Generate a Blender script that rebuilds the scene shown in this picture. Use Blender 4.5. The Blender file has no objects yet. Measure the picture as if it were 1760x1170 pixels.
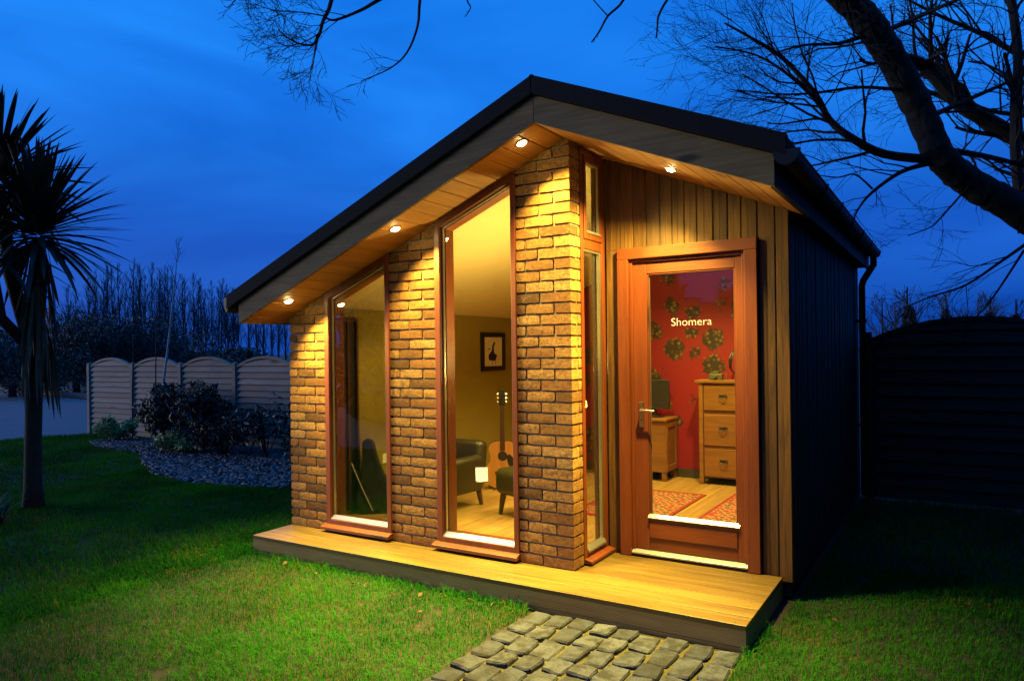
import bpy, bmesh, math, random
import numpy as np
from mathutils import Vector, Matrix

sc = bpy.context.scene
R = math.radians
# ---------------------------------------------------------------- camera
CX, CY, CZ, YAW, ROLL, FPX, SHY = 4.916, -4.3044, 1.6328, 0.5518, -0.0133, 1236.94, 17.66
cam = bpy.data.cameras.new('camera')
cam_o = bpy.data.objects.new('camera', cam)
sc.collection.objects.link(cam_o)
cam.sensor_width = 36.0
cam.lens = FPX / 1760 * 36.0
cam.shift_y = SHY / 1760
cam.clip_start = 0.05
cam.clip_end = 2000
cam_o.matrix_world = (Matrix.Translation((CX, CY, CZ)) @ Matrix.Rotation(YAW, 4, 'Z')
                      @ Matrix.Rotation(R(90), 4, 'X') @ Matrix.Rotation(ROLL, 4, 'Z'))
sc.camera = cam_o
# ---------------------------------------------------------------- sky
world = bpy.data.worlds.new('World')
sc.world = world
world.use_nodes = True
wn = world.node_tree
bgn = wn.nodes['Background']
SUN_AZ = R(240)      # sky's Sun below the horizon, behind the camera
sky = wn.nodes.new('ShaderNodeTexSky')
sky.sky_type = 'NISHITA'
sky.sun_disc = False
sky.sun_elevation = R(-3)
sky.sun_rotation = SUN_AZ
tc = wn.nodes.new('ShaderNodeTexCoord')
sep = wn.nodes.new('ShaderNodeSeparateXYZ')
wn.links.new(tc.outputs['Generated'], sep.inputs[0])
crm = wn.nodes.new('ShaderNodeValToRGB')          # dusk gradient by height above the horizon
for i_, (p_, c_) in enumerate(((0.0, (0.002, 0.055, 0.38)), (0.14, (0.003, 0.100, 0.60)), (0.32, (0.004, 0.200, 0.90)), (0.6, (0.004, 0.245, 1.0)))):
    if i_ > 1: crm.color_ramp.elements.new(p_)
for i_, (p_, c_) in enumerate(((0.0, (0.002, 0.055, 0.38)), (0.14, (0.003, 0.100, 0.60)), (0.32, (0.004, 0.200, 0.90)), (0.6, (0.004, 0.245, 1.0)))):
    crm.color_ramp.elements[i_].position = p_
    crm.color_ramp.elements[i_].color = (*c_, 1)
wn.links.new(sep.outputs[2], crm.inputs[0])
mp = wn.nodes.new('ShaderNodeMapping')
mp.inputs['Scale'].default_value = (1.0, 1.0, 3.0)
mp.inputs['Rotation'].default_value = (0.12, -0.1, 0.4)
wn.links.new(tc.outputs['Generated'], mp.inputs[0])
nz = wn.nodes.new('ShaderNodeTexNoise')
nz.inputs['Scale'].default_value = 2.1
nz.inputs['Detail'].default_value = 5
nz.inputs['Roughness'].default_value = 0.5
nz.inputs['Distortion'].default_value = 0.6
wn.links.new(mp.outputs[0], nz.inputs['Vector'])
cl = wn.nodes.new('ShaderNodeValToRGB')           # thin cloud veils
cl.color_ramp.elements[0].position = 0.32
cl.color_ramp.elements[0].color = (0.70, 0.72, 0.80, 1)
cl.color_ramp.elements[1].position = 0.70
cl.color_ramp.elements[1].color = (3.2, 1.30, 1.12, 1)
wn.links.new(nz.outputs[0], cl.inputs[0])
mx = wn.nodes.new('ShaderNodeMix')
mx.data_type = 'RGBA'
mx.blend_type = 'MULTIPLY'
mx.inputs[0].default_value = 1.0
wn.links.new(crm.outputs[0], mx.inputs[6])
wn.links.new(cl.outputs[0], mx.inputs[7])
ad = wn.nodes.new('ShaderNodeMix')
ad.data_type = 'RGBA'
ad.blend_type = 'ADD'
ad.inputs[0].default_value = 0.06
wn.links.new(mx.outputs[2], ad.inputs[6])
wn.links.new(sky.outputs[0], ad.inputs[7])
wn.links.new(ad.outputs[2], bgn.inputs[0])
bgn.inputs[1].default_value = 1.0
# ---------------------------------------------------------------- added fill light (one soft, weak SUN lamp, low from the left)
sun = bpy.data.lights.new('sun', 'SUN')
sun.energy = 1.5
sun.angle = R(24)
sun.color = (1.0, 0.93, 0.86)
fill_sun_o = bpy.data.objects.new('sun', sun)
sc.collection.objects.link(fill_sun_o)
sd = Vector((0.92, 0.40, -0.12)).normalized()      # direction the light travels
fill_sun_o.rotation_euler = sd.to_track_quat('-Z', 'Y').to_euler()
fill_sun_o.location = (0, -20, 10)
# ---------------------------------------------------------------- exposure
vs = sc.view_settings
vs.view_transform = 'Standard'
vs.look = 'None'
vs.exposure = 0.0
vs.gamma = 1.0
vs.use_curve_mapping = False
sc.cycles.use_denoising = True
sc.cycles.max_bounces = 6
sc.cycles.diffuse_bounces = 3
sc.cycles.glossy_bounces = 4
sc.cycles.transparent_max_bounces = 16
sc.cycles.sample_clamp_indirect = 4.0
sc.cycles.caustics_reflective = False
sc.cycles.caustics_refractive = False

col = sc.collection
rng = random.Random(7)
nr = np.random.default_rng(11)


def at(px, py, d):
    """world point seen at photo pixel (px, py) at depth d along the optical axis"""
    x, y = px - 880, py - 585 - SHY
    cr, sr = math.cos(ROLL), math.sin(ROLL)
    x, y = cr * x + sr * y, -sr * x + cr * y
    r, u = x / FPX * d, -y / FPX * d
    c, s = math.cos(YAW), math.sin(YAW)
    return Vector((CX + c * r - s * d, CY + s * r + c * d, CZ + u))


# ================================================================ mesh helpers
class MB:
    def __init__(self):
        self.v, self.f = [], []

    def add(self, verts, faces):
        o = len(self.v)
        self.v += [tuple(p) for p in verts]
        self.f += [tuple(i + o for i in f) for f in faces]
        return self

    def box(self, x0, x1, y0, y1, z0, z1):
        return self.add([(x0, y0, z0), (x1, y0, z0), (x1, y1, z0), (x0, y1, z0), (x0, y0, z1), (x1, y0, z1), (x1, y1, z1), (x0, y1, z1)],
                        [(3, 2, 1, 0), (4, 5, 6, 7), (0, 1, 5, 4), (1, 2, 6, 5), (2, 3, 7, 6), (3, 0, 4, 7)])

    def prism(self, pts, a0, a1, ax='y'):
        """polygon pts (2D) extruded along axis ax"""
        n = len(pts)
        if ax == 'y':
            P = lambda p, a: (p[0], a, p[1])
        elif ax == 'x':
            P = lambda p, a: (a, p[0], p[1])
        else:
            P = lambda p, a: (p[0], p[1], a)
        vs_ = [P(p, a0) for p in pts] + [P(p, a1) for p in pts]
        fs = [tuple(range(n)), tuple(range(2 * n - 1, n - 1, -1))]
        fs += [(i, (i + 1) % n + 0, (i + 1) % n + n, i + n)[::-1] for i in range(n)]
        return self.add(vs_, fs)

    def ring(self, outer, inner, a0, a1, ax='y'):
        """frame: region between two n-gons, extruded"""
        n = len(outer)
        if ax == 'y':
            P = lambda p, a: (p[0], a, p[1])
        else:
            P = lambda p, a: (a, p[0], p[1])
        vs_ = [P(p, a) for a in (a0, a1) for q in (outer, inner) for p in q]
        fs = []
        for i in range(n):
            j = (i + 1) % n
            fs += [(i, j, n + j, n + i), (2 * n + j, 2 * n + i, 3 * n + i, 3 * n + j),
                   (j, i, 2 * n + i, 2 * n + j), (n + i, n + j, 3 * n + j, 3 * n + i)]
        return self.add(vs_, fs)

    def tube(self, pts, rad, n=6, cap=True):
        pts = [Vector(p) for p in pts]
        if not hasattr(rad, '__len__'):
            rad = [rad] * len(pts)
        vs_, fs = [], []
        up = None
        for i, p in enumerate(pts):
            t = (pts[min(i + 1, len(pts) - 1)] - pts[max(i - 1, 0)])
            t = t.normalized() if t.length > 1e-9 else Vector((0, 0, 1))
            if up is None:
                up = t.orthogonal().normalized()
            up = (up - t * up.dot(t))
            up = up.normalized() if up.length > 1e-6 else t.orthogonal().normalized()
            b = t.cross(up)
            for k in range(n):
                a = 2 * math.pi * k / n
                vs_.append(p + (up * math.cos(a) + b * math.sin(a)) * rad[i])
        for i in range(len(pts) - 1):
            for k in range(n):
                fs.append((i * n + k, i * n + (k + 1) % n, (i + 1) * n + (k + 1) % n, (i + 1) * n + k))
        if cap:
            fs += [tuple(range(n))[::-1], tuple((len(pts) - 1) * n + k for k in range(n))]
        return self.add(vs_, fs)

    def lathe(self, prof, n=20, c=(0, 0, 0)):
        vs_, fs = [], []
        for r, z in prof:
            for k in range(n):
                a = 2 * math.pi * k / n
                vs_.append((c[0] + r * math.cos(a), c[1] + r * math.sin(a), c[2] + z))
        for i in range(len(prof) - 1):
            for k in range(n):
                fs.append((i * n + k, i * n + (k + 1) % n, (i + 1) * n + (k + 1) % n, (i + 1) * n + k))
        fs += [tuple(range(n))[::-1], tuple((len(prof) - 1) * n + k for k in range(n))]
        return self.add(vs_, fs)

    def mesh(self, name, mat=None, smooth=False):
        me = bpy.data.meshes.new(name)
        me.from_pydata(self.v, [], self.f)
        if mat:
            me.materials.append(mat)
        me.update()
        if smooth:
            me.shade_smooth()
        return me

    def build(self, name, mat=None, parent=None, loc=(0, 0, 0), rot=None, bevel=0, smooth=False, fix=True):
        me = self.mesh(name, mat, smooth)
        if fix:
            bm = bmesh.new(); bm.from_mesh(me)
            bmesh.ops.recalc_face_normals(bm, faces=bm.faces)
            bm.to_mesh(me); bm.free()
        return link(name, me, parent, loc, rot, bevel)


def link(name, me, parent=None, loc=(0, 0, 0), rot=None, bevel=0):
    o = bpy.data.objects.new(name, me)
    col.objects.link(o)
    o.location = loc
    if rot:
        o.rotation_euler = rot
    if parent:
        o.parent = parent
    if bevel:
        m = o.modifiers.new('bevel', 'BEVEL')
        m.width = bevel; m.segments = 2; m.limit_method = 'ANGLE'; m.angle_limit = R(40)
    return o


def tag(o, label=None, cat=None, group=None, kind=None):
    if label: o['label'] = label
    if cat: o['category'] = cat
    if group: o['group'] = group
    if kind: o['kind'] = kind
    return o


def empty(name, loc=(0, 0, 0), rz=0, label=None, cat=None, group=None, parent=None):
    o = bpy.data.objects.new(name, None)
    col.objects.link(o)
    o.empty_display_size = 0.1
    o.location = loc
    o.rotation_euler = (0, 0, rz)
    if parent: o.parent = parent
    return tag(o, label, cat, group)


def np_mesh(name, V, F, mat, colors=None):
    """V (n,3), F (m,k) with k = 3 or 4"""
    me = bpy.data.meshes.new(name)
    V = np.ascontiguousarray(V, np.float32)
    F = np.ascontiguousarray(F, np.int32)
    m, k = F.shape
    me.vertices.add(len(V)); me.vertices.foreach_set('co', V.ravel())
    me.loops.add(m * k); me.loops.foreach_set('vertex_index', F.ravel())
    me.polygons.add(m)
    me.polygons.foreach_set('loop_start', np.arange(0, m * k, k, dtype=np.int32))
    if colors is not None:
        ca = me.color_attributes.new('tint', 'FLOAT_COLOR', 'POINT')
        ca.data.foreach_set('color', np.ascontiguousarray(colors, np.float32).ravel())
    me.materials.append(mat)
    me.update(calc_edges=True)
    return me


# ================================================================ materials
def new_mat(name):
    m = bpy.data.materials.new(name)
    m.use_nodes = True
    nt = m.node_tree
    b = nt.nodes['Principled BSDF']
    return m, nt, b


def node(nt, t, **kw):
    n = nt.nodes.new('ShaderNode' + t)
    for k, v in kw.items():
        if k in ('inp',):
            for a, b in v.items(): n.inputs[a].default_value = b
        else:
            setattr(n, k, v)
    return n


def ramp(nt, src, stops):
    r = nt.nodes.new('ShaderNodeValToRGB')
    e = r.color_ramp.elements
    while len(e) < len(stops): e.new(0.5)
    for i, (p, c) in enumerate(stops):
        e[i].position = p
        e[i].color = (*c, 1) if len(c) == 3 else c
    nt.links.new(src, r.inputs[0])
    return r.outputs[0]


def coords(nt, scale=(1, 1, 1), jitter=True, space='Object'):
    t = node(nt, 'TexCoord')
    src = t.outputs[space]
    if jitter:
        oi = node(nt, 'ObjectInfo')
        mul = node(nt, 'Math', operation='MULTIPLY'); mul.inputs[1].default_value = 37.0
        nt.links.new(oi.outputs['Random'], mul.inputs[0])
        va = node(nt, 'VectorMath', operation='ADD')
        nt.links.new(src, va.inputs[0]); nt.links.new(mul.outputs[0], va.inputs[1])
        src = va.outputs[0]
    mpn = node(nt, 'Mapping'); mpn.inputs['Scale'].default_value = scale
    nt.links.new(src, mpn.inputs[0])
    return mpn.outputs[0]


def noise(nt, vec, scale, detail=4, rough=0.55, dist=0.0):
    n = node(nt, 'TexNoise', inp={'Scale': scale, 'Detail': detail, 'Roughness': rough, 'Distortion': dist})
    if vec is not None: nt.links.new(vec, n.inputs['Vector'])
    return n.outputs[0]


def mixc(nt, fac, a, b, mode='MIX'):
    m = node(nt, 'Mix', data_type='RGBA', blend_type=mode)
    for s, i in ((fac, 0), (a, 6), (b, 7)):
        if isinstance(s, (int, float)): m.inputs[i].default_value = s
        elif isinstance(s, tuple): m.inputs[i].default_value = (*s, 1) if len(s) == 3 else s
        else: nt.links.new(s, m.inputs[i])
    return m.outputs[2]


def bump(nt, b, h, strength=0.3, dist=0.01):
    bn = node(nt, 'Bump', inp={'Strength': strength, 'Distance': dist})
    nt.links.new(h, bn.inputs['Height'])
    nt.links.new(bn.outputs[0], b.inputs['Normal'])


def wood(name, dark, light, axis='x', fine=26.0, rough=0.55, knots=0.0, var=0.35, bstr=0.25, coat=0.0, warp=1.2):
    m, nt, b = new_mat(name)
    st = {'x': (0.06, 1, 1), 'y': (1, 0.06, 1), 'z': (1, 1, 0.06)}[axis]
    v = coords(nt, st)
    g = noise(nt, v, fine, 6, 0.6, warp)
    c = ramp(nt, g, [(0.28, dark), (0.72, light)])
    st2 = {'x': (0.18, 1, 1), 'y': (1, 0.18, 1), 'z': (1, 1, 0.18)}[axis]
    g2 = noise(nt, coords(nt, st2), 5.0, 3, 0.6, 0.6)
    sh = ramp(nt, g2, [(0.3, (1 - var,) * 3), (0.75, (1.0,) * 3)])
    c = mixc(nt, 1.0, c, sh, 'MULTIPLY')
    oi = node(nt, 'ObjectInfo')
    tv = ramp(nt, oi.outputs['Random'], [(0.0, (1 - var * 0.8, 1 - var * 0.9, 1 - var)), (1.0, (1.0, 1.0, 1.0))])
    c = mixc(nt, 1.0, c, tv, 'MULTIPLY')
    if knots > 0:
        st3 = {'x': (0.35, 1, 1), 'y': (1, 0.35, 1), 'z': (1, 1, 0.35)}[axis]
        vo = node(nt, 'TexVoronoi', inp={'Scale': knots, 'Randomness': 1.0})
        nt.links.new(coords(nt, st3), vo.inputs['Vector'])
        kf = ramp(nt, vo.outputs['Distance'], [(0.045, (1, 1, 1)), (0.11, (0, 0, 0))])
        c = mixc(nt, kf, c, tuple(x * 0.22 for x in dark))
    nt.links.new(c, b.inputs['Base Color'])
    b.inputs['Roughness'].default_value = rough
    if coat:
        b.inputs['Coat Weight'].default_value = coat
        b.inputs['Coat Roughness'].default_value = 0.25
    bump(nt, b, g, bstr, 0.004)
    return m


def plain(name, c, rough=0.6, metal=0.0, nscale=18.0, var=0.25, bstr=0.0, spec=None, coat=0.0):
    m, nt, b = new_mat(name)
    g = noise(nt, coords(nt), nscale, 5)
    cc = ramp(nt, g, [(0.3, tuple(x * (1 - var) for x in c)), (0.7, c)])
    nt.links.new(cc, b.inputs['Base Color'])
    b.inputs['Roughness'].default_value = rough
    b.inputs['Metallic'].default_value = metal
    if spec is not None: b.inputs['Specular IOR Level'].default_value = spec
    if coat: b.inputs['Coat Weight'].default_value = coat
    if bstr: bump(nt, b, g, bstr, 0.01)
    return m


def emit(name, c, s):
    m = bpy.data.materials.new(name); m.use_nodes = True
    nt = m.node_tree
    nt.nodes.remove(nt.nodes['Principled BSDF'])
    e = node(nt, 'Emission'); e.inputs[0].default_value = (*c, 1); e.inputs[1].default_value = s
    nt.links.new(e.outputs[0], nt.nodes['Material Output'].inputs[0])
    return m


def glass(name, tint=(0.97, 0.98, 0.96), ior=1.5, boost=1.0):
    m = bpy.data.materials.new(name); m.use_nodes = True
    nt = m.node_tree
    nt.nodes.remove(nt.nodes['Principled BSDF'])
    tr = node(nt, 'BsdfTransparent'); tr.inputs[0].default_value = (*tint, 1)
    gl = node(nt, 'BsdfGlossy'); gl.inputs['Roughness'].default_value = 0.004
    fr = node(nt, 'Fresnel'); fr.inputs[0].default_value = ior
    ml = node(nt, 'Math', operation='MULTIPLY'); ml.inputs[1].default_value = boost
    nt.links.new(fr.outputs[0], ml.inputs[0])
    ms = node(nt, 'MixShader')
    nt.links.new(ml.outputs[0], ms.inputs[0]); nt.links.new(tr.outputs[0], ms.inputs[1]); nt.links.new(gl.outputs[0], ms.inputs[2])
    nt.links.new(ms.outputs[0], nt.nodes['Material Output'].inputs[0])
    return m


def brick_mat():
    m, nt, b = new_mat('brick')
    oi = node(nt, 'ObjectInfo')
    base = ramp(nt, oi.outputs['Random'], [(0.0, (0.07, 0.032, 0.012)), (0.16, (0.17, 0.072, 0.02)), (0.5, (0.33, 0.175, 0.052)),
                                           (0.72, (0.21, 0.088, 0.025)), (1.0, (0.38, 0.215, 0.072))])
    v = coords(nt)
    g = noise(nt, v, 48, 6, 0.7, 0.8)
    c = mixc(nt, ramp(nt, g, [(0.40, (0, 0, 0)), (0.56, (1, 1, 1))]), mixc(nt, 0.75, base, (0.07, 0.036, 0.018)), base)
    g2 = noise(nt, v, 70, 4, 0.6)
    c = mixc(nt, ramp(nt, g2, [(0.55, (0, 0, 0)), (0.72, (0.55, 0.55, 0.55))]), c, (0.34, 0.24, 0.13))
    nt.links.new(c, b.inputs['Base Color'])
    b.inputs['Roughness'].default_value = 0.9
    b.inputs['Specular IOR Level'].default_value = 0.2
    h = mixc(nt, 0.5, g, g2)
    bump(nt, b, h, 0.7, 0.004)
    return m


def grass_mat():
    m, nt, b = new_mat('grass')
    a = node(nt, 'Attribute'); a.attribute_name = 'tint'
    nt.links.new(a.outputs['Color'], b.inputs['Base Color'])
    b.inputs['Roughness'].default_value = 0.8
    b.inputs['Specular IOR Level'].default_value = 0.08
    tl = node(nt, 'BsdfTranslucent')
    nt.links.new(a.outputs['Color'], tl.inputs[0])
    ms = node(nt, 'MixShader'); ms.inputs[0].default_value = 0.35
    out = nt.nodes['Material Output']
    nt.links.new(b.outputs[0], ms.inputs[1]); nt.links.new(tl.outputs[0], ms.inputs[2])
    nt.links.new(ms.outputs[0], out.inputs[0])
    return m


def wallpaper_mat():
    m, nt, b = new_mat('floral_wallpaper')
    tcn = node(nt, 'TexCoord')
    mpn = node(nt, 'Mapping'); mpn.inputs['Scale'].default_value = (1, 0, 1)
    nt.links.new(tcn.outputs['Object'], mpn.inputs[0])
    v = mpn.outputs[0]
    nv = node(nt, 'TexNoise', inp={'Scale': 15.0, 'Detail': 5.0, 'Roughness': 0.65})
    nt.links.new(v, nv.inputs['Vector'])
    sub = node(nt, 'VectorMath', operation='SUBTRACT'); sub.inputs[1].default_value = (0.5, 0.5, 0.5)
    nt.links.new(nv.outputs['Color'], sub.inputs[0])
    scl = node(nt, 'VectorMath', operation='SCALE'); scl.inputs['Scale'].default_value = 0.17
    nt.links.new(sub.outputs[0], scl.inputs[0])
    add = node(nt, 'VectorMath', operation='ADD')
    nt.links.new(v, add.inputs[0]); nt.links.new(scl.outputs[0], add.inputs[1])
    vo = node(nt, 'TexVoronoi', inp={'Scale': 3.5, 'Randomness': 0.8})
    nt.links.new(add.outputs[0], vo.inputs['Vector'])
    mask = ramp(nt, vo.outputs['Distance'], [(0.41, (1, 1, 1)), (0.46, (0, 0, 0))])
    vp = node(nt, 'TexVoronoi', inp={'Scale': 21.0, 'Randomness': 0.9})
    nt.links.new(v, vp.inputs['Vector'])
    fcol = ramp(nt, vp.outputs['Distance'], [(0.12, (0.20, 0.135, 0.032)), (0.38, (0.075, 0.045, 0.012)), (0.55, (0.020, 0.010, 0.005))])
    c = mixc(nt, mask, (0.19, 0.004, 0.007), fcol)
    nt.links.new(c, b.inputs['Base Color'])
    b.inputs['Roughness'].default_value = 0.6
    return m


def rug_mat():
    m, nt, b = new_mat('rug')
    tcn = node(nt, 'TexCoord')
    sep = node(nt, 'SeparateXYZ')
    nt.links.new(tcn.outputs['Generated'], sep.inputs[0])

    def absc(o, k):
        s = node(nt, 'Math', operation='SUBTRACT'); s.inputs[1].default_value = 0.5
        nt.links.new(o, s.inputs[0])
        a = node(nt, 'Math', operation='ABSOLUTE'); nt.links.new(s.outputs[0], a.inputs[0])
        return a.outputs[0]
    mxn = node(nt, 'Math', operation='MAXIMUM')
    nt.links.new(absc(sep.outputs[0], 0), mxn.inputs[0]); nt.links.new(absc(sep.outputs[1], 0), mxn.inputs[1])
    mpn = node(nt, 'Mapping'); mpn.inputs['Scale'].default_value = (9, 14, 1)
    nt.links.new(tcn.outputs['Generated'], mpn.inputs[0])
    vo = node(nt, 'TexVoronoi', inp={'Scale': 1.0, 'Randomness': 0.35}, distance='MANHATTAN')
    nt.links.new(mpn.outputs[0], vo.inputs['Vector'])
    pat = ramp(nt, vo.outputs['Distance'], [(0.0, (0.45, 0.30, 0.12)), (0.22, (0.16, 0.02, 0.015)), (0.45, (0.04, 0.02, 0.02)), (0.62, (0.42, 0.28, 0.12)), (0.8, (0.25, 0.03, 0.02))])
    border = ramp(nt, mxn.outputs[0], [(0.0, (0, 0, 0)), (0.455, (0, 0, 0)), (0.46, (1, 1, 1)), (1.0, (1, 1, 1))])
    c = mixc(nt, border, pat, (0.22, 0.015, 0.012))
    nt.links.new(c, b.inputs['Base Color'])
    b.inputs['Roughness'].default_value = 0.95
    bump(nt, b, noise(nt, None, 260, 2), 0.5, 0.004)
    return m


M = {}
M['brick'] = brick_mat()
M['mortar'] = plain('mortar', (0.25, 0.215, 0.165), 0.95, nscale=60, bstr=0.5)
M['frame'] = wood('stained_softwood', (0.125, 0.024, 0.0025), (0.205, 0.045, 0.005), 'z', 22, 0.5, knots=2.6, var=0.22, bstr=0.08, coat=0.08)
M['frame_x'] = wood('stained_softwood_rail', (0.125, 0.024, 0.0025), (0.205, 0.045, 0.005), 'x', 22, 0.5, knots=2.6, var=0.22, bstr=0.08, coat=0.08)
M['cladding'] = wood('treated_cladding', (0.066, 0.026, 0.0035), (0.24, 0.112, 0.014), 'z', 30, 0.6, knots=4.2, var=0.55, bstr=0.3, warp=1.8)
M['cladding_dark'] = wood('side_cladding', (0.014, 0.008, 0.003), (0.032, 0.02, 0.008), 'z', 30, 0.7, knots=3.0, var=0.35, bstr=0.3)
M['soffit'] = wood('soffit_pine', (0.38, 0.165, 0.035), (0.54, 0.27, 0.07), 'y', 26, 0.55, knots=3.0, var=0.28, bstr=0.12)
M['fascia'] = wood('weathered_fascia', (0.15, 0.095, 0.030), (0.32, 0.21, 0.075), 'x', 24, 0.8, knots=3.4, var=0.45, bstr=0.3)
M['deck'] = wood('deck_timber', (0.10, 0.055, 0.010), (0.21, 0.142, 0.034), 'x', 22, 0.42, knots=2.2, var=0.28, bstr=0.18, warp=1.0)
M['deck_front'] = wood('deck_fascia_timber', (0.44, 0.25, 0.055), (0.60, 0.38, 0.10), 'x', 24, 0.7, knots=2.0, var=0.4, bstr=0.3)
M['roof'] = plain('roof_felt', (0.012, 0.012, 0.014), 0.9, nscale=40, bstr=0.2, spec=0.15)
M['black_plastic'] = plain('black_plastic', (0.012, 0.012, 0.013), 0.5, nscale=10, spec=0.25)
M['silver'] = plain('aluminium', (0.55, 0.56, 0.56), 0.35, 0.85, nscale=30, var=0.1)
M['spacer'] = plain('glazing_spacer', (0.50, 0.50, 0.47), 0.3, 0.9, var=0.1)
M['glass'] = glass('window_glass', boost=0.55)
M['door_glass'] = glass('door_glass', boost=0.95)
M['dark'] = plain('dark_gap', (0.015, 0.012, 0.01), 0.9)
M['wall'] = plain('olive_plaster', (0.25, 0.19, 0.022), 0.8, nscale=3, var=0.12)
M['ceiling'] = plain('cream_plaster', (0.62, 0.50, 0.24), 0.85, nscale=3, var=0.06)
M['wallpaper'] = wallpaper_mat()
M['floor'] = wood('oak_floor', (0.34, 0.20, 0.06), (0.50, 0.32, 0.11), 'y', 14, 0.35, var=0.22, bstr=0.05)
M['oak'] = wood('oak_furniture', (0.17, 0.072, 0.014), (0.28, 0.13, 0.030), 'x', 20, 0.45, var=0.2, bstr=0.1)
M['leather'] = plain('dark_leather', (0.026, 0.022, 0.010), 0.38, nscale=60, bstr=0.25)
M['stool_leather'] = plain('olive_leather', (0.042, 0.040, 0.016), 0.38, nscale=60, bstr=0.25)
M['dark_wood'] = wood('dark_wood', (0.045, 0.018, 0.008), (0.10, 0.042, 0.018), 'z', 22, 0.4, var=0.2)
M['guitar_top'] = wood('spruce_top', (0.42, 0.19, 0.05), (0.55, 0.27, 0.08), 'z', 40, 0.25, var=0.1, bstr=0.02, coat=0.5)
M['guitar_back'] = wood('mahogany', (0.10, 0.03, 0.012), (0.17, 0.055, 0.02), 'z', 30, 0.25, var=0.1, bstr=0.02, coat=0.5)
M['black'] = plain('black_finish', (0.012, 0.012, 0.012), 0.45)
M['nylon'] = plain('black_nylon', (0.010, 0.010, 0.010), 0.85, nscale=120, bstr=0.3)
M['chrome'] = plain('chrome', (0.75, 0.74, 0.7), 0.2, 1.0, var=0.05)
M['brass'] = plain('satin_brass', (0.62, 0.50, 0.26), 0.28, 1.0, var=0.1)
M['white'] = plain('white_plastic', (0.75, 0.72, 0.62), 0.45, var=0.05)
M['lettering'] = plain('white_lettering', (0.34, 0.38, 0.55), 0.6, var=0.02)
M['paper'] = plain('picture_mount', (0.62, 0.55, 0.38), 0.8, var=0.05)
M['rug'] = rug_mat()
M['red'] = plain('red_lacquer', (0.45, 0.015, 0.012), 0.4)
M['pewter'] = plain('green_pewter', (0.16, 0.17, 0.10), 0.4, 0.6)
M['grass'] = grass_mat()
M['soil'] = plain('soil', (0.014, 0.013, 0.007), 0.95, nscale=8, var=0.5, bstr=0.4)
M['moss'] = plain('mossy_sand', (0.058, 0.052, 0.006), 0.95, nscale=40, var=0.6, bstr=0.5)
M['slate'] = plain('slate_chips', (0.065, 0.067, 0.076), 0.6, nscale=9, var=0.85)
M['tarmac'] = plain('pale_gravel_road', (0.095, 0.098, 0.108), 0.8, nscale=1.5, var=0.25, bstr=0.2)
M['earth'] = plain('dark_field', (0.02, 0.022, 0.012), 0.95, nscale=0.4, var=0.4)
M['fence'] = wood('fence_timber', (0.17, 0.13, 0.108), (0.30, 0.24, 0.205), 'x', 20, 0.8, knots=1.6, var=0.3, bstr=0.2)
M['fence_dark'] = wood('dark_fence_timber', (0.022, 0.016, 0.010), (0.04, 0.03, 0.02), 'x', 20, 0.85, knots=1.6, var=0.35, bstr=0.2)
M['bark'] = plain('bark', (0.016, 0.012, 0.008), 0.9, nscale=22, var=0.6, bstr=0.8)
M['far_bark'] = plain('far_bark', (0.030, 0.027, 0.024), 0.9, nscale=5, var=0.4)
M['birch'] = plain('birch_bark', (0.45, 0.42, 0.40), 0.8, nscale=30, var=0.5)
M['palm_bark'] = plain('palm_bark', (0.022, 0.017, 0.011), 0.95, nscale=30, var=0.6, bstr=0.8)
M['palm_leaf'] = plain('palm_leaf', (0.014, 0.020, 0.009), 0.5, nscale=6, var=0.4)
M['dead_leaf'] = plain('dead_palm_leaf', (0.13, 0.095, 0.05), 0.85, nscale=12, var=0.5)
M['gold_leaf'] = plain('variegated_leaf', (0.42, 0.42, 0.12), 0.55, nscale=30, var=0.6)
M['dark_leaf'] = plain('dark_leaf', (0.010, 0.014, 0.006), 0.6, nscale=8, var=0.5)
M['ivy'] = plain('ivy', (0.012, 0.018, 0.009), 0.6, nscale=5, var=0.5)
M['brown_leaf'] = plain('fallen_leaf', (0.075, 0.03, 0.009), 0.8, nscale=30, var=0.5)


def cobble_mat():
    m, nt, b = new_mat('sett_stone')
    oi = node(nt, 'ObjectInfo')
    base = ramp(nt, oi.outputs['Random'], [(0, (0.022, 0.027, 0.042)), (0.5, (0.036, 0.043, 0.064)), (1, (0.054, 0.063, 0.088))])
    v = coords(nt)
    g = noise(nt, v, 11, 5, 0.6)
    c = mixc(nt, ramp(nt, g, [(0.40, (0.85, 0.85, 0.85)), (0.58, (0, 0, 0))]), base, (0.017, 0.018, 0.021))
    g2 = noise(nt, v, 90, 3)
    c = mixc(nt, 0.5, c, mixc(nt, 1.0, c, g2, 'OVERLAY'))
    nt.links.new(c, b.inputs['Base Color'])
    b.inputs['Roughness'].default_value = 0.85
    b.inputs['Specular IOR Level'].default_value = 0.12
    bump(nt, b, mixc(nt, 0.4, g, g2), 0.5, 0.01)
    return m


M['cobble'] = cobble_mat()

# ================================================================ GROUND
DK = 0.155            # deck top
FL = 0.175            # room floor
# soffit planes
SL = 0.41
RX, RZ = 2.70, 1.943 + 0.41 * 2.70


def soff(x):
    return RZ - SL * abs(x - RX)


g = MB()
g.add([(-900, -900, -0.05), (900, -900, -0.05), (900, 900, -0.05), (-900, 900, -0.05)], [(0, 1, 2, 3)])
tag(g.build('ground', M['earth']), kind='structure')

lawn_poly = [(-11.3, -12), (14, -12), (14, 9), (-1, 9), (-1, 5.2), (-10.6, 5.2), (-10.6, 3.55), (-11.3, 3.0)]
lw = MB(); lw.prism(lawn_poly, -0.04, 0.0, 'z')
tag(lw.build('lawn', M['soil']), kind='structure')

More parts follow.
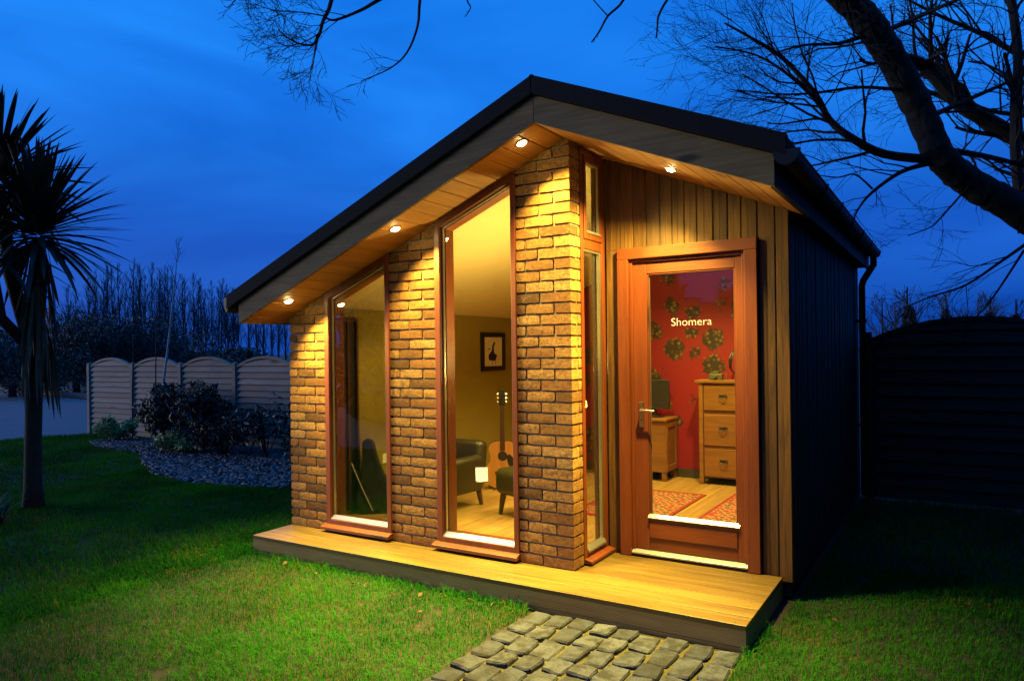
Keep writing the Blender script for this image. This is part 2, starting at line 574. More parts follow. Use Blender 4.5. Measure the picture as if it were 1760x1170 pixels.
rd = MB(); rd.prism([(-40, -14), (-11.35, -14), (-11.35, 3.0), (-10.64, 3.6), (-10.64, 5.2), (-10.64, 8.5), (-14, 9.2), (-40, 13)], -0.046, -0.012, 'z')
tag(rd.build('road', M['tarmac']), kind='structure')
kb = MB(); kb.tube([(-10.9, 8.9, 0.04), (-14, 9.6, 0.05), (-40, 13.6, 0.05)], 0.12, 6)
tag(kb.build('kerb', M['tarmac']), kind='structure')

# slate bed in front of the fence
bed = [(-9.2, 3.9), (-9.0, 3.1), (-8.2, 2.75), (-6.6, 2.6), (-5.4, 1.95), (-4.4, 1.45), (-3.4, 1.25), (-2.4, 1.45), (-1.5, 1.8), (-0.6, 2.2), (-0.5, 3.9)]
bd = MB(); bd.prism(bed, -0.02, 0.012, 'z')
tag(bd.build('planting_bed', M['soil']), kind='structure')


def inside(poly, X, Y):
    ins = np.zeros(len(X), bool)
    n = len(poly)
    for i in range(n):
        x0, y0 = poly[i]; x1, y1 = poly[(i + 1) % n]
        cond = (y0 > Y) != (y1 > Y)
        xi = (x1 - x0) * (Y - y0) / (y1 - y0 + 1e-12) + x0
        ins ^= cond & (X < xi)
    return ins


# slate chips (stuff)
n = 9000
cxs = nr.uniform(-9.2, -0.5, n); cys = nr.uniform(1.2, 3.9, n)
k = inside(bed, cxs, cys); cxs, cys = cxs[k], cys[k]
n = len(cxs)
a = nr.uniform(0, 6.28, n); s = nr.uniform(0.018, 0.05, n); tilt = nr.uniform(-0.5, 0.5, (n, 2))
loc4 = np.array([(-1, -0.6), (1, -0.5), (0.8, 0.6), (-0.7, 0.5)])
V = np.zeros((n, 8, 3), np.float32)
for q in range(4):
    lx = loc4[q, 0] * s; ly = loc4[q, 1] * s
    X = lx * np.cos(a) - ly * np.sin(a); Y = lx * np.sin(a) + ly * np.cos(a)
    zz = 0.025 + X * tilt[:, 0] + Y * tilt[:, 1]
    V[:, q] = np.stack([cxs + X, cys + Y, zz], 1)
    V[:, q + 4] = V[:, q] + np.stack([0 * zz, 0 * zz, 0.012 + 0 * zz], 1)
fq = np.array([(0, 1, 5, 4), (1, 2, 6, 5), (2, 3, 7, 6), (3, 0, 4, 7), (4, 5, 6, 7)])
F = (np.arange(n)[:, None, None] * 8 + fq[None]).reshape(-1, 4)
o = link('slate_chips', np_mesh('slate_chips', V.reshape(-1, 3), F, M['slate']))
tag(o, 'blue grey slate chippings covering the bed below the pale fence', 'slate chips', kind='stuff')


# grass
def noise2(X, Y, seed, freq):
    r = np.random.default_rng(seed)
    t = r.uniform(0, 1, (64, 64))
    x = (X * freq) % 64; y = (Y * freq) % 64
    x0 = np.floor(x).astype(int) % 64; y0 = np.floor(y).astype(int) % 64
    fx = x - np.floor(x); fy = y - np.floor(y)
    fx = fx * fx * (3 - 2 * fx); fy = fy * fy * (3 - 2 * fy)
    x1 = (x0 + 1) % 64; y1 = (y0 + 1) % 64
    return (t[x0, y0] * (1 - fx) + t[x1, y0] * fx) * (1 - fy) + (t[x0, y1] * (1 - fx) + t[x1, y1] * fx) * fy


def fractal(X, Y, seed, f):
    return (noise2(X, Y, seed, f) * .5 + noise2(X, Y, seed + 1, f * 2.1) * .3 + noise2(X, Y, seed + 2, f * 4.3) * .2)


def grass(name, n, x0, x1, y0, y1, hmin, hmax, wid, thin=True):
    X = nr.uniform(x0, x1, n); Y = nr.uniform(y0, y1, n)
    keep = ~((X > 0.0) & (X < 3.97) & (Y > -0.415) & (Y < 0.6))
    keep &= ~((X > -0.02) & (X < 4.03) & (Y > 0.0) & (Y < 4.8))
    edge = 2.665 + 0.05 * (noise2(Y * 0 + 3, Y, 5, 9) - 0.6)
    keep &= ~((X > edge) & (X < 3.945 + 0.05 * (noise2(Y * 0 + 9, Y, 6, 9) - .5)) & (Y < -0.40) & (Y > -6.5))
    keep &= ~inside(bed, X, Y)
    keep &= inside(lawn_poly, X, Y)
    bare = fractal(X, Y, 40, 2.3)
    keep &= bare > 0.20 + 0.06 * nr.uniform(-1, 1, n)
    X, Y = X[keep], Y[keep]
    n = len(X)
    hf = fractal(X, Y, 50, 1.6)
    h = (hmin + (hmax - hmin) * nr.beta(2, 2.5, n)) * (0.55 + 0.9 * hf)
    near = np.exp(-((np.maximum(0, -0.41 - Y)) / 0.12) ** 2) * ((X > -0.1) & (X < 4.0))       # tufts along the deck
    h = h * (1 + 1.5 * near * nr.uniform(0, 1, n))
    w = wid * nr.uniform(0.7, 1.3, n)
    az = nr.uniform(0, 6.283, n); lean = nr.uniform(0.15, 1.35, n)
    dx, dy = np.cos(az), np.sin(az)
    px_, py_ = -dy, dx
    # the strip faces a random way
    V = np.zeros((n, 5, 3), np.float32)
    l1, l2 = 0.38 * h * lean * 0.6, h * lean
    z1, z2 = 0.52 * h, h * (1 - 0.33 * lean)
    V[:, 0] = np.stack([X - px_ * w, Y - py_ * w, 0 * X - .003], 1)
    V[:, 1] = np.stack([X + px_ * w, Y + py_ * w, 0 * X - .003], 1)
    V[:, 2] = np.stack([X + dx * l1 - px_ * w * .8, Y + dy * l1 - py_ * w * .8, z1], 1)
    V[:, 3] = np.stack([X + dx * l1 + px_ * w * .8, Y + dy * l1 + py_ * w * .8, z1], 1)
    V[:, 4] = np.stack([X + dx * l2, Y + dy * l2, z2], 1)
    ft = np.array([(0, 1, 3), (0, 3, 2), (2, 3, 4)])
    F = (np.arange(n)[:, None, None] * 5 + ft[None]).reshape(-1, 3)
    t = np.clip((fractal(X, Y, 70, 1.3) - 0.32) * 2.4 + nr.uniform(-.35, .35, n), 0, 1)[:, None]
    ca = np.array([0.004, 0.075, 0.002]); cb = np.array([0.028, 0.190, 0.003]); straw = np.array([0.17, 0.13, 0.03])
    c = ca * (1 - t) + cb * t
    dry = (nr.uniform(0, 1, n) < 0.03 + 0.14 * (fractal(X, Y, 90, 1.9) > 0.55))[:, None]
    c = np.where(dry, straw * nr.uniform(.5, 1.0, (n, 1)), c)
    C4 = np.concatenate([c, np.ones((n, 1))], 1)
    C4 = np.repeat(C4, 5, 0)
    o = link(name, np_mesh(name, V.reshape(-1, 3), F, M['grass'], C4))
    return tag(o, None, None, kind='stuff')


o = grass('grass', 230000, -0.6, 5.9, -3.4, 1.6, 0.022, 0.062, 0.0017)
tag(o, 'short green lawn grass close to the deck and path', 'grass')
o = grass('grass', 120000, -5.0, -0.0, -4.6, 1.6, 0.030, 0.075, 0.0028)
tag(o, 'darker lawn grass stretching towards the palm tree', 'grass')
o = grass('grass', 60000, -11.0, 0.0, 1.0, 4.4, 0.035, 0.08, 0.0042)
tag(o, 'unlit lawn grass around the slate bed and fence foot', 'grass')
o = grass('grass', 40000, 4.05, 9.0, 0.8, 5.0, 0.03, 0.07, 0.003)
tag(o, 'dark lawn grass beside the shed side wall', 'grass')

o = grass('grass', 30000, -11.3, -4.95, -3.0, 1.2, 0.035, 0.08, 0.004)
tag(o, 'unlit far lawn grass beside the pale road', 'grass')
# fallen leaves
leafm = []
for i in range(3):
    b_ = MB()
    L = 0.028
    pts = [(-L, 0, 0), (-.4 * L, .45 * L, .006), (.4 * L, .4 * L, .010), (L, 0, .004), (.4 * L, -.42 * L, .008), (-.4 * L, -.45 * L, .004)]
    pts = [(x, y, z + rng.uniform(0, .012)) for x, y, z in pts]
    pts2 = [(x * .98, y * .98, z - .001) for x, y, z in pts]
    b_.add(pts + pts2, [(0, 1, 2, 5), (2, 3, 4, 5), (6, 11, 8, 7), (8, 11, 10, 9)])
    leafm.append(b_.mesh('fallen_leaf', M['brown_leaf']))
for i, (x, y) in enumerate([(0.95, -.62), (1.35, -.66), (1.45, -.62), (1.72, -.68), (2.25, -.52), (2.42, -.5), (0.55, -.55), (1.9, -.6), (2.1, -.85), (4.3, .25)]):
    o = link('fallen_leaf', leafm[i % 3], None, (x, y, 0.034), (rng.uniform(-.5, .5), rng.uniform(-.5, .5), rng.uniform(0, 6)))
    tag(o, 'small curled brown fallen leaf lying on the lawn grass', 'leaf', 'fallen leaves on the lawn')

# ================================================================ COBBLED PATH
pt = MB(); pt.prism([(2.66, -6.5), (3.95, -6.5), (3.95, -0.40), (2.66, -0.40)], -0.03, 0.004, 'z')
path = tag(pt.build('path', M['moss']), 'path of grey stone setts with mossy joints in front of the deck', 'path', kind='structure')


def cobble_mesh(w, l, seed):
    r = random.Random(seed)
    us = [-1, -.88, -.45, 0, .45, .88, 1]
    nx = ny = 6
    bm = MB()
    ph = [r.uniform(0, 6.28) for _ in range(6)]
    tx, ty = r.uniform(-.02, .02), r.uniform(-.02, .02)

    def outline(u, v):
        cut = 0.10 * max(0, abs(u) - .8) / .2 * max(0, abs(v) - .8) / .2
        x = u * w / 2 * (1 + 0.05 * math.sin(2.5 * v + ph[0]) - cut)
        y = v * l / 2 * (1 + 0.045 * math.sin(2.5 * u + ph[1]) - cut)
        return x + r.uniform(-.0012, .0012), y + r.uniform(-.0012, .0012)
    vs_, fs = [], []
    for v in us:
        for u in us:
            x, y = outline(u, v)
            e = max(abs(u), abs(v))
            z = 0.022 + tx * u * .3 + ty * v * .3 + 0.0018 * math.sin(4 * u + ph[2]) * math.cos(3 * v + ph[3]) + r.uniform(-.0008, .0008)
            if e > 0.999: z -= 0.008 + r.uniform(0, .003)
            vs_.append((x, y, z))
    W = nx + 1
    for j in range(ny):
        for i in range(nx):
            fs.append((j * W + i, j * W + i + 1, (j + 1) * W + i + 1, (j + 1) * W + i))
    loop = [i for i in range(W)] + [j * W + nx for j in range(1, ny + 1)] + [ny * W + i for i in range(nx - 1, -1, -1)] + [j * W for j in range(ny - 1, 0, -1)]
    base = len(vs_)
    for q in loop:
        x, y, z = vs_[q]
        vs_.append((x * 1.02, y * 1.02, -0.012))
    n = len(loop)
    for q in range(n):
        fs.append((loop[q], base + q, base + (q + 1) % n, loop[(q + 1) % n]))
    bm.add(vs_, fs)
    me = bm.mesh('cobble', M['cobble'])
    return me


lens = [0.125, 0.15, 0.175, 0.20, 0.225]
cmesh = {(li, k): cobble_mesh(0.127, lens[li], li * 10 + k) for li in range(5) for k in range(3)}
NC = 9
cw = (3.945 - 2.665) / NC
for c in range(NC):
    y = -0.415 - rng.uniform(0, 0.03)
    while y > -3.4:
        li = rng.choice([0, 1, 1, 2, 2, 3, 3, 4])
        l = lens[li]
        o = link('cobble', cmesh[(li, rng.randrange(3))], path,
                 (2.665 + cw * (c + 0.5) + rng.uniform(-.005, .005), y - l / 2, rng.uniform(-.004, .006)),
                 (rng.uniform(-.04, .04), rng.uniform(-.04, .04), rng.uniform(-.05, .05) + (math.pi if rng.random() < .5 else 0)))
        y -= l + rng.uniform(0.012, 0.022)

# ================================================================ DECK
deck = empty('timber_deck', (0, 0, 0), label='low timber deck of pale boards along the front of the garden room', cat='deck')
ys = [-0.412, -0.272, -0.132, 0.008]
xs_split = {0: [0.0, 3.955], 1: [0.0, 3.955], 2: [0.0, 3.955]}


def plank(L, W_, T, axis, mat, name, seedless=True):
    b_ = MB()
    if axis == 'x': b_.box(-L / 2, L / 2, -W_ / 2, W_ / 2, -T, 0)
    elif axis == 'y': b_.box(-W_ / 2, W_ / 2, -L / 2, L / 2, -T, 0)
    return b_


for i, y in enumerate([-0.34, -0.2, -0.06]):
    w_ = 0.1345
    b_ = plank(3.955, w_, 0.028, 'x', M['deck'], 'deck_board')
    b_.build('deck_board', M['deck'], deck, (3.955 / 2, y, DK), bevel=0.003)
for y in (0.08, 0.22, 0.36, 0.487):
    w_ = 0.1345 if y < .4 else 0.109
    b_ = plank(1.218, w_, 0.028, 'x', M['deck'], 'deck_board')
    b_.build('deck_board', M['deck'], deck, (2.737 + 1.218 / 2, y, DK), bevel=0.003)
b_ = MB(); b_.box(0.004, 3.925, -0.377, -0.006, 0.0, DK - 0.03); b_.box(2.75, 3.924, -0.005, 0.545, 0.0, DK - 0.031)
b_.build('joist_frame', M['dark'], deck)


def ribbed_board(L, H, n):
    """fascia board with fine horizontal ribs: profile in (y,z) extruded along x"""
    pts = [(0, -H), ]
    st = H / n
    for i in range(n):
        z = -H + i * st
        pts += [(-0.024, z + 0.0005), (-0.024, z + st * 0.62), (-0.0215, z + st * 0.70), (-0.0215, z + st * 0.95)]
    pts += [(-0.022, 0), (0, 0)]
    return MB().prism(pts, -L / 2, L / 2, 'x')


ribbed_board(3.955, 0.092, 10).build('fascia_board', M['deck_front'], deck, (3.955 / 2 - .004, -0.378, DK - 0.0285))
ribbed_board(3.955, 0.036, 4).build('fascia_board', M['deck_front'], deck, (3.955 / 2 - .004, -0.378, DK - 0.029 - 0.095))
ribbed_board(0.955, 0.118, 13).build('fascia_board', M['deck_front'], deck, (3.926, 0.086, DK - 0.0285), (0, 0, R(90)))
scr = MB().lathe([(0.0035, 0), (0.0035, 0.001), (0.001, 0.0015)], 8).mesh('screw', M['black'])
for i in range(9):
    for dy in (-0.38, -0.30, -0.235, -0.165, -0.10, -0.03):
        link('screw', scr, deck, (0.06 + i * 0.479, dy + rng.uniform(-.004, .004), DK + .0003))

# ================================================================ GARDEN ROOM
house = empty('garden_room', (0, 0, 0), label='small gabled garden room with brick piers, tall sloped windows and vertical timber cladding', cat='garden room')

# ---- brick piers
COURSE = 0.075


def brick_mesh(w, h, d, seed):
    r = random.Random(seed)
    nx = max(3, int(round(w / 0.035))); nz = 3
    vs_, fs = [], []
    tx = r.uniform(-.003, .003)
    for j in range(nz + 1):
        for i in range(nx + 1):
            u, v = i / nx, j / nz
            x, z = (u - .5) * w, (v - .5) * h
            edge = i in (0, nx) or j in (0, nz)
            y = r.uniform(-.0003, .0003) + tx * .3 * (u - .5)
            if edge:
                y += 0.0010
                x += r.uniform(-.0014, .0014); z += r.uniform(-.0018, .0018)
            if i in (0, nx) and j in (0, nz):
                x -= math.copysign(0.0025, x); z -= math.copysign(0.0025, z)
            vs_.append((x, y, z))
    W = nx + 1
    for j in range(nz):
        for i in range(nx):
            q = (j * W + i, j * W + i + 1, (j + 1) * W + i + 1, (j + 1) * W + i)
            if r.random() < .5: fs += [(q[0], q[1], q[2]), (q[0], q[2], q[3])]
            else: fs += [(q[0], q[1], q[3]), (q[1], q[2], q[3])]
    loop = [i for i in range(W)] + [j * W + nx for j in range(1, nz + 1)] + [nz * W + i for i in range(nx - 1, -1, -1)] + [j * W for j in range(nz - 1, 0, -1)]
    b0 = len(vs_); n = len(loop)
    for q in loop:
        x, y, z = vs_[q]; vs_.append((x, d, z))
    for q in range(n):
        fs.append((loop[q], b0 + q, b0 + (q + 1) % n, loop[(q + 1) % n]))
    return MB().add(vs_, fs).mesh('brick', M['brick'])


BC = {}


def get_brick(w, d):
    key = (round(w, 3), round(d, 3))
    if key not in BC:
        BC[key] = [brick_mesh(w, COURSE - 0.0135, d, hash(key) % 1000 + k) for k in range(9)]
    return rng.choice(BC[key])


def corner_brick_mesh(w, d, seed):
    """wraps the outer right corner: rough front (y=0) and rough return (x=+w/2)"""
    r = random.Random(seed)
    h = COURSE - 0.0135
    nx, ny, nz = max(3, int(w / .035)), max(3, int(d / .03)), 3
    cols = [(-w / 2 + w * i / nx, 0.0) for i in range(nx + 1)] + [(w / 2, d * (j + 1) / ny) for j in range(ny)]
    vs_, fs = [], []
    for j in range(nz + 1):
        for i, (x, y) in enumerate(cols):
            z = (j / nz - .5) * h
            if j in (0, nz): z += r.uniform(-.0018, .0018)
            if i < nx: y += r.uniform(-.0004, .0004)
            elif i > nx: x += r.uniform(-.0004, .0004)
            vs_.append((x, y, z))
    W = len(cols)
    for j in range(nz):
        for i in range(W - 1):
            fs.append((j * W + i, j * W + i + 1, (j + 1) * W + i + 1, (j + 1) * W + i))
    # top and bottom closing to inner back corner
    t0 = len(vs_); vs_ += [(-w / 2, d, -h / 2), (-w / 2, d, h / 2)]
    fs.append(tuple(range(W)) [::-1] + (t0,))
    fs.append(tuple(nz * W + i for i in range(W)) + (t0 + 1,))
    return MB().add(vs_, fs).mesh('brick', M['brick'])


CB = {}


def get_corner(w, d):
    key = (w, d)
    if key not in CB: CB[key] = [corner_brick_mesh(w, d, int(w * 1000) + k) for k in range(7)]
    return rng.choice(CB[key])


def pier(x0, x1, corner=False):
    core = MB()
    cx1 = x1 - (0.012 if corner else -0.002)
    core.prism([(x0 + 0.008, DK - 0.15), (cx1, DK - 0.15), (cx1, soff(min(cx1, RX)) + 0.03), (x0 + 0.008, soff(x0) + 0.03)], 0.016, 0.15, 'y')
    p = core.build('brick_pier', M['mortar'], house)
    W = x1 - x0
    J = 0.0105
    z = DK - 0.0
    r = 0
    while True:
        zc = z + COURSE / 2
        rows = ([0.44, 0.56] if not corner else [0.45, 0.55]) if r % 2 == 0 else ([0.225, 0.50, 0.275] if not corner else [0.18, 0.53, 0.29])
        if corner and r % 2 == 0 and r % 8 == 4: rows = [0.42, 0.58]
        x = x0
        top = False
        for q, fr in enumerate(rows):
            bw_ = fr * W - (J if q < len(rows) - 1 else 0)
            lo = soff(min(x, RX)) if x + bw_ < RX else soff(x)
            hi = soff(min(x + bw_, RX))
            if zc - COURSE / 2 < hi:
                top = True
                if corner and q == len(rows) - 1:
                    d_ = 0.150 if r % 2 else 0.102
                    link('brick', get_corner(round(bw_, 3), d_), p, (x + bw_ / 2, 0, zc))
                    if not r % 2:
                        o = link('brick', get_brick(0.040, 0.06), p, (x1, 0.102 + 0.0075 + 0.020, zc), (0, 0, R(90)))
                else:
                    link('brick', get_brick(bw_, 0.10), p, (x + bw_ / 2, 0, zc + rng.uniform(-.001, .001)))
            x += fr * W
        z += COURSE
        r += 1
        if not top: break
    return p


pier(0.0, 0.434)
pier(1.143, 1.596)
pier(2.311, 2.7325, True)


# ---- tall sloped windows
def poly_inset(p, k):
    """inset of [bl, br, tr, tl] with vertical sides, flat bottom and sloped top by k (list l,b,r,t)"""
    l, b_, r_, t = k
    (x0, z0), (x1, _), (_, z1r), (_, z1l) = p
    sl = (z1r - z1l) / (x1 - x0)
    dz = t * math.sqrt(1 + sl * sl)
    f = lambda x: z1l + sl * (x - x0) - dz
    return [(x0 + l, z0 + b_), (x1 - r_, z0 + b_), (x1 - r_, f(x1 - r_)), (x0 + l, f(x0 + l))]


def tall_window(x0, x1, zb):
    outer = [(x0, zb), (x1, zb), (x1, soff(x1) + 0.004), (x0, soff(x0) + 0.004)]
    i1 = poly_inset(outer, (0.050, 0.045, 0.040, 0.055))
    win = MB().ring(outer, i1, -0.014, 0.045).build('window', M['frame'], house, bevel=0.004)
    o2 = poly_inset(outer, (0.004, 0.004, 0.004, 0.004))
    i2 = poly_inset(outer, (0.066, 0.060, 0.058, 0.070))
    MB().ring(o2, i2, 0.047, 0.150).build('inner_frame', M['frame'], win, bevel=0.003)
    # glazing spacer / bead
    i3 = poly_inset(outer, (0.062, 0.060, 0.050, 0.066))
    i1b = poly_inset(outer, (0.0505, 0.0455, 0.0405, 0.0555))
    MB().ring(i1b, i3, 0.018, 0.040).build('glazing_bead', M['spacer'], win)
    gp = poly_inset(outer, (0.048, 0.044, 0.039, 0.054))
    MB().prism(gp, 0.030, 0.034).build('pane', M['glass'], win)
    # aluminium drip at the foot of the pane
    MB().prism([(-0.010, zb + 0.050), (0.017, zb + 0.080), (0.017, zb + 0.046), (-0.010, zb + 0.0455)], x0 + 0.052, x1 - 0.042, 'x').build('drip_bar', M['silver'], win)
    # timber sill
    MB().prism([(-0.062, zb - 0.036), (-0.062, zb - 0.012), (-0.014, zb + 0.006), (0.1, zb + 0.006), (0.1, zb - 0.036)], x0 - 0.022, x1 + 0.006, 'x').build('sill', M['frame_x'], win, bevel=0.003)
    MB().box(x0 + 0.002, x1 - 0.002, -0.004, 0.12, DK - 0.02, zb - 0.037).build('sill_packer', M['dark'], win)
    return win


tall_window(0.4345, 1.1425, 0.212)
tall_window(1.5965, 2.3105, 0.212)

# ---- narrow side window in the return (plane x = RXW), y 0.152 .. 0.552
XW = 2.7325
side = [(0.152, 0.200), (0.551, 0.200), (0.551, 3.035), (0.152, 3.035)]


def rect(y0, y1, z0, z1): return [(y0, z0), (y1, z0), (y1, z1), (y0, z1)]


b_ = MB()
b_.ring(rect(0.152, 0.551, 0.200, 3.034), rect(0.196, 0.492, 0.245, 2.985), XW - 0.075, XW + 0.006, 'x')
b_.box(XW - 0.073, XW + 0.0045, 0.197, 0.491, 2.335, 2.400)
sw = b_.build('window', M['frame'], house, bevel=0.004)
sw['label'] = 'narrow two-light side window between brick corner and door'
b_ = MB().ring(rect(0.198, 0.490, 2.402, 2.983), rect(0.232, 0.452, 2.450, 2.945), XW - 0.05, XW + 0.014, 'x')
b_.build('opening_sash', M['frame'], sw, bevel=0.004)
MB().box(XW - 0.016, XW - 0.012, 0.230, 0.454, 2.448, 2.947).build('pane', M['glass'], sw)
MB().box(XW - 0.032, XW - 0.028, 0.195, 0.493, 0.244, 2.336).build('pane', M['glass'], sw)
MB().ring(rect(0.1965, 0.4915, 0.2455, 2.3345), rect(0.204, 0.468, 0.272, 2.322), XW - 0.026, XW - 0.004, 'x').build('glazing_bead', M['spacer'], sw)
MB().ring(rect(0.2325, 0.4515, 2.4505, 2.9445), rect(0.238, 0.440, 2.462, 2.936), XW - 0.010, XW + 0.006, 'x').build('glazing_bead', M['spacer'], sw)
MB().prism([(XW + 0.004, 2.452), (XW + 0.022, 2.444), (XW + 0.022, 2.452), (XW + 0.004, 2.468)], 0.236, 0.456, 'y').build('drip_bar', M['silver'], sw)
MB().prism([(XW - 0.006, 0.246), (XW + 0.016, 0.232), (XW + 0.016, 0.244), (XW - 0.006, 0.275)], 0.198, 0.490, 'y').build('drip_bar', M['silver'], sw)
MB().prism([(XW - 0.05, 0.166), (XW + 0.06, 0.166), (XW + 0.06, 0.186), (XW + 0.008, 0.199), (XW - 0.05, 0.199)], 0.150, 0.552, 'y').build('sill', M['frame_x'], sw, bevel=0.003)

# ---- timber clad door wall (y = 0.554) and side wall (x = 4.018)
YW, XS = 0.554, 4.018
DX0, DX1, DZ1 = 2.846, 3.824, 2.352      # door frame outside
wall = MB()
wall.prism([(2.70, 0.02), (DX0 + .01, 0.02), (DX0 + .01, soff(DX0) + .03), (2.70, soff(2.70) + .03)], YW + 0.022, YW + 0.15)
wall.prism([(DX1 - .01, 0.02), (XS - .022, 0.02), (XS - .022, soff(XS) + .03), (DX1 - .01, soff(DX1) + .03)], YW + 0.022, YW + 0.15)
wall.prism([(DX0 + .012, DZ1 - .01), (DX1 - .012, DZ1 - .01), (DX1 - .012, soff(DX1) + .03), (DX0 + .012, soff(DX0) + .03)], YW + 0.022, YW + 0.15)
cw_front = wall.build('cladding_wall', M['dark'], house)


def clad_profile(w_):
    """shiplap board seen from outside: (along, depth)"""
    return [(0.003, 0.022), (0.003, 0.004), (0.006, 0.0), (w_ * 0.44, 0.0), (w_ * 0.455, 0.0015), (w_ * 0.47, 0.0003), (w_ * 0.93, 0.001), (w_ * 0.955, 0.006), (w_ - 0.0005, 0.007), (w_ - 0.0005, 0.022)]


x = 2.742
first = True
while x < XS - 0.03:
    w_ = rng.choice([0.088, 0.096, 0.104, 0.112])
    x1 = min(x + w_, XS - 0.0)
    if XS - x1 < 0.04: x1 = XS
    w_ = x1 - x
    zb = 0.125
    segs = []
    a0, a1 = x, x1
    if a1 <= DX0 - 0.004 or a0 >= DX1 + 0.004:
        segs = [(a0, a1, zb)]
    else:
        segs = [(a0, a1, DZ1 + 0.003)]
        if a0 < DX0 - 0.008: segs.append((a0, DX0 - 0.004, zb))
        if a1 > DX1 + 0.012: segs.append((DX1 + 0.006, a1, zb))
    for s0, s1, z0 in segs:
        pr = clad_profile(s1 - s0)
        z1 = soff(s0) + 0.03 if z0 > 1 or True else 0
        b_ = MB()
        nP = len(pr)
        zt = soff(max(s0, RX)) + .02
        if z0 == zb and len(segs) > 1: zt = DZ1 + 0.0025
        dep = rng.uniform(-.002, .003)
        vs_ = [(p[0] - (s1 - s0) / 2, p[1] + dep, 0) for p in pr] + [(p[0] - (s1 - s0) / 2, p[1] + dep, zt - z0) for p in pr]
        fs = [(i, (i + 1) % nP, (i + 1) % nP + nP, i + nP) for i in range(nP)] + [tuple(range(nP)), tuple(range(nP, 2 * nP))]
        b_.add(vs_, fs).build('cladding_board', M['cladding'], cw_front, ((s0 + s1) / 2, YW, z0))
    x = x1
# side wall
sw_ = MB().box(XS - 0.15, XS - 0.024, YW + 0.03, 4.40, 0.02, soff(XS) + .05).build('cladding_wall', M['dark'], house)
sideboards = []
for k in range(4):
    w_ = 0.1
    pr = clad_profile(w_)
    nP = len(pr); H = soff(XS) + 0.02 - 0.10
    d_ = (k - 1.5) * .0015
    vs_ = [(-p[1] + d_, p[0], 0) for p in pr] + [(-p[1] + d_, p[0], H) for p in pr]
    fs = [(i, (i + 1) % nP, (i + 1) % nP + nP, i + nP) for i in range(nP)] + [tuple(range(nP)), tuple(range(nP, 2 * nP))]
    mb = MB().add(vs_, fs)
    me = mb.mesh('cladding_board', M['cladding_dark'])
    bm = bmesh.new(); bm.from_mesh(me); bmesh.ops.recalc_face_normals(bm, faces=bm.faces); bm.to_mesh(me); bm.free()
    sideboards.append(me)
y = YW + 0.024
while y < 4.36:
    link('cladding_board', rng.choice(sideboards), sw_, (XS, y, 0.10)); y += 0.1
MB().box(XS - 0.14, XS - 0.02, YW + .2, 4.38, 0.0, 0.11).build('plinth', M['dark'], house)
# back and left outer walls (out of sight)
MB().prism([(0.0, 0.02), (XS, 0.02), (XS, soff(XS)), (RX, RZ), (0.0, soff(0))], 4.30, 4.398).build('rear_wall', M['cladding_dark'], house)
MB().box(0.002, 0.10, 0.152, 4.298, 0.02, soff(0) + 0.02).build('flank_wall', M['cladding_dark'], house)

# ---- door
fr_o = [(DX0, DK + 0.004), (DX1, DK + 0.004), (DX1, DZ1), (DX0, DZ1)]
door_frame = MB()
door_frame.prism([(DX0, DK + 0.003), (DX0 + 0.082, DK + 0.003), (DX0 + 0.082, DZ1 - 0.0785), (DX0, DZ1 - 0.0785)], YW - 0.040, YW + 0.11)
door_frame.prism([(DX1 - 0.082, DK + 0.003), (DX1, DK + 0.003), (DX1, DZ1 - 0.0785), (DX1 - 0.082, DZ1 - 0.0785)], YW - 0.040, YW + 0.11)
df = door_frame.build('door_frame', M['frame'], house, bevel=0.004)
MB().box(DX0, DX1, YW - 0.040, YW + 0.11, DZ1 - 0.078, DZ1).build('frame_head', M['frame_x'], df, bevel=0.004)
b_ = MB()
b_.box(DX0 + 0.083, DX0 + 0.105, YW - 0.012, YW + 0.11, DK + 0.05, DZ1 - 0.079)
b_.box(DX1 - 0.105, DX1 - 0.083, YW - 0.012, YW + 0.11, DK + 0.05, DZ1 - 0.079)
b_.box(DX0 + 0.106, DX1 - 0.106, YW - 0.012, YW + 0.11, DZ1 - 0.104, DZ1 - 0.079)
b_.build('frame_stop', M['frame'], df, bevel=0.003)
MB().prism([(YW - 0.036, DK + 0.022), (YW - 0.036, DK + 0.034), (YW - 0.004, DK + 0.050), (YW + 0.1, DK + 0.050), (YW + 0.1, DK + 0.022)], DX0 + 0.084, DX1 - 0.084, 'x').build('threshold', M['silver'], df, bevel=0.002)
MB().box(DX0 + 0.084, DX1 - 0.084, YW - 0.030, YW + 0.1, DK + 0.001, DK + 0.021).build('threshold_packer', M['dark'], df)

LX0, LX1, LZ0, LZ1 = DX0 + 0.087, DX1 - 0.087, DK + 0.056, DZ1 - 0.107
LYF = YW + 0.004
GX0, GX1, GZ0, GZ1 = 3.052, 3.672, 0.43, 2.168
door = empty('door', parent=house)
door['label'] = 'orange-brown glazed door with white lettering on the pane'
b_ = MB()
b_.box(LX0, GX0, LYF, LYF + 0.06, LZ0, LZ1); b_.box(GX1, LX1, LYF, LYF + 0.06, LZ0, LZ1)
b_.build('stile', M['frame'], door, bevel=0.003)
b_ = MB()
b_.box(GX0 + .0005, GX1 - .0005, LYF + 0.0015, LYF + 0.058, GZ1, LZ1); b_.box(GX0 + .0005, GX1 - .0005, LYF + 0.0015, LYF + 0.058, LZ0, GZ0)
b_.build('rail', M['frame_x'], door, bevel=0.003)
b_ = MB().ring([(GX0 + .001, GZ0 + .001), (GX1 - .001, GZ0 + .001), (GX1 - .001, GZ1 - .001), (GX0 + .001, GZ1 - .001)],
               [(GX0 + .011, GZ0 + .02), (GX1 - .011, GZ0 + .02), (GX1 - .011, GZ1 - .010), (GX0 + .011, GZ1 - .010)], LYF + 0.008, LYF + 0.028)
b_.build('glazing_bead', M['frame'], door, bevel=0.002)
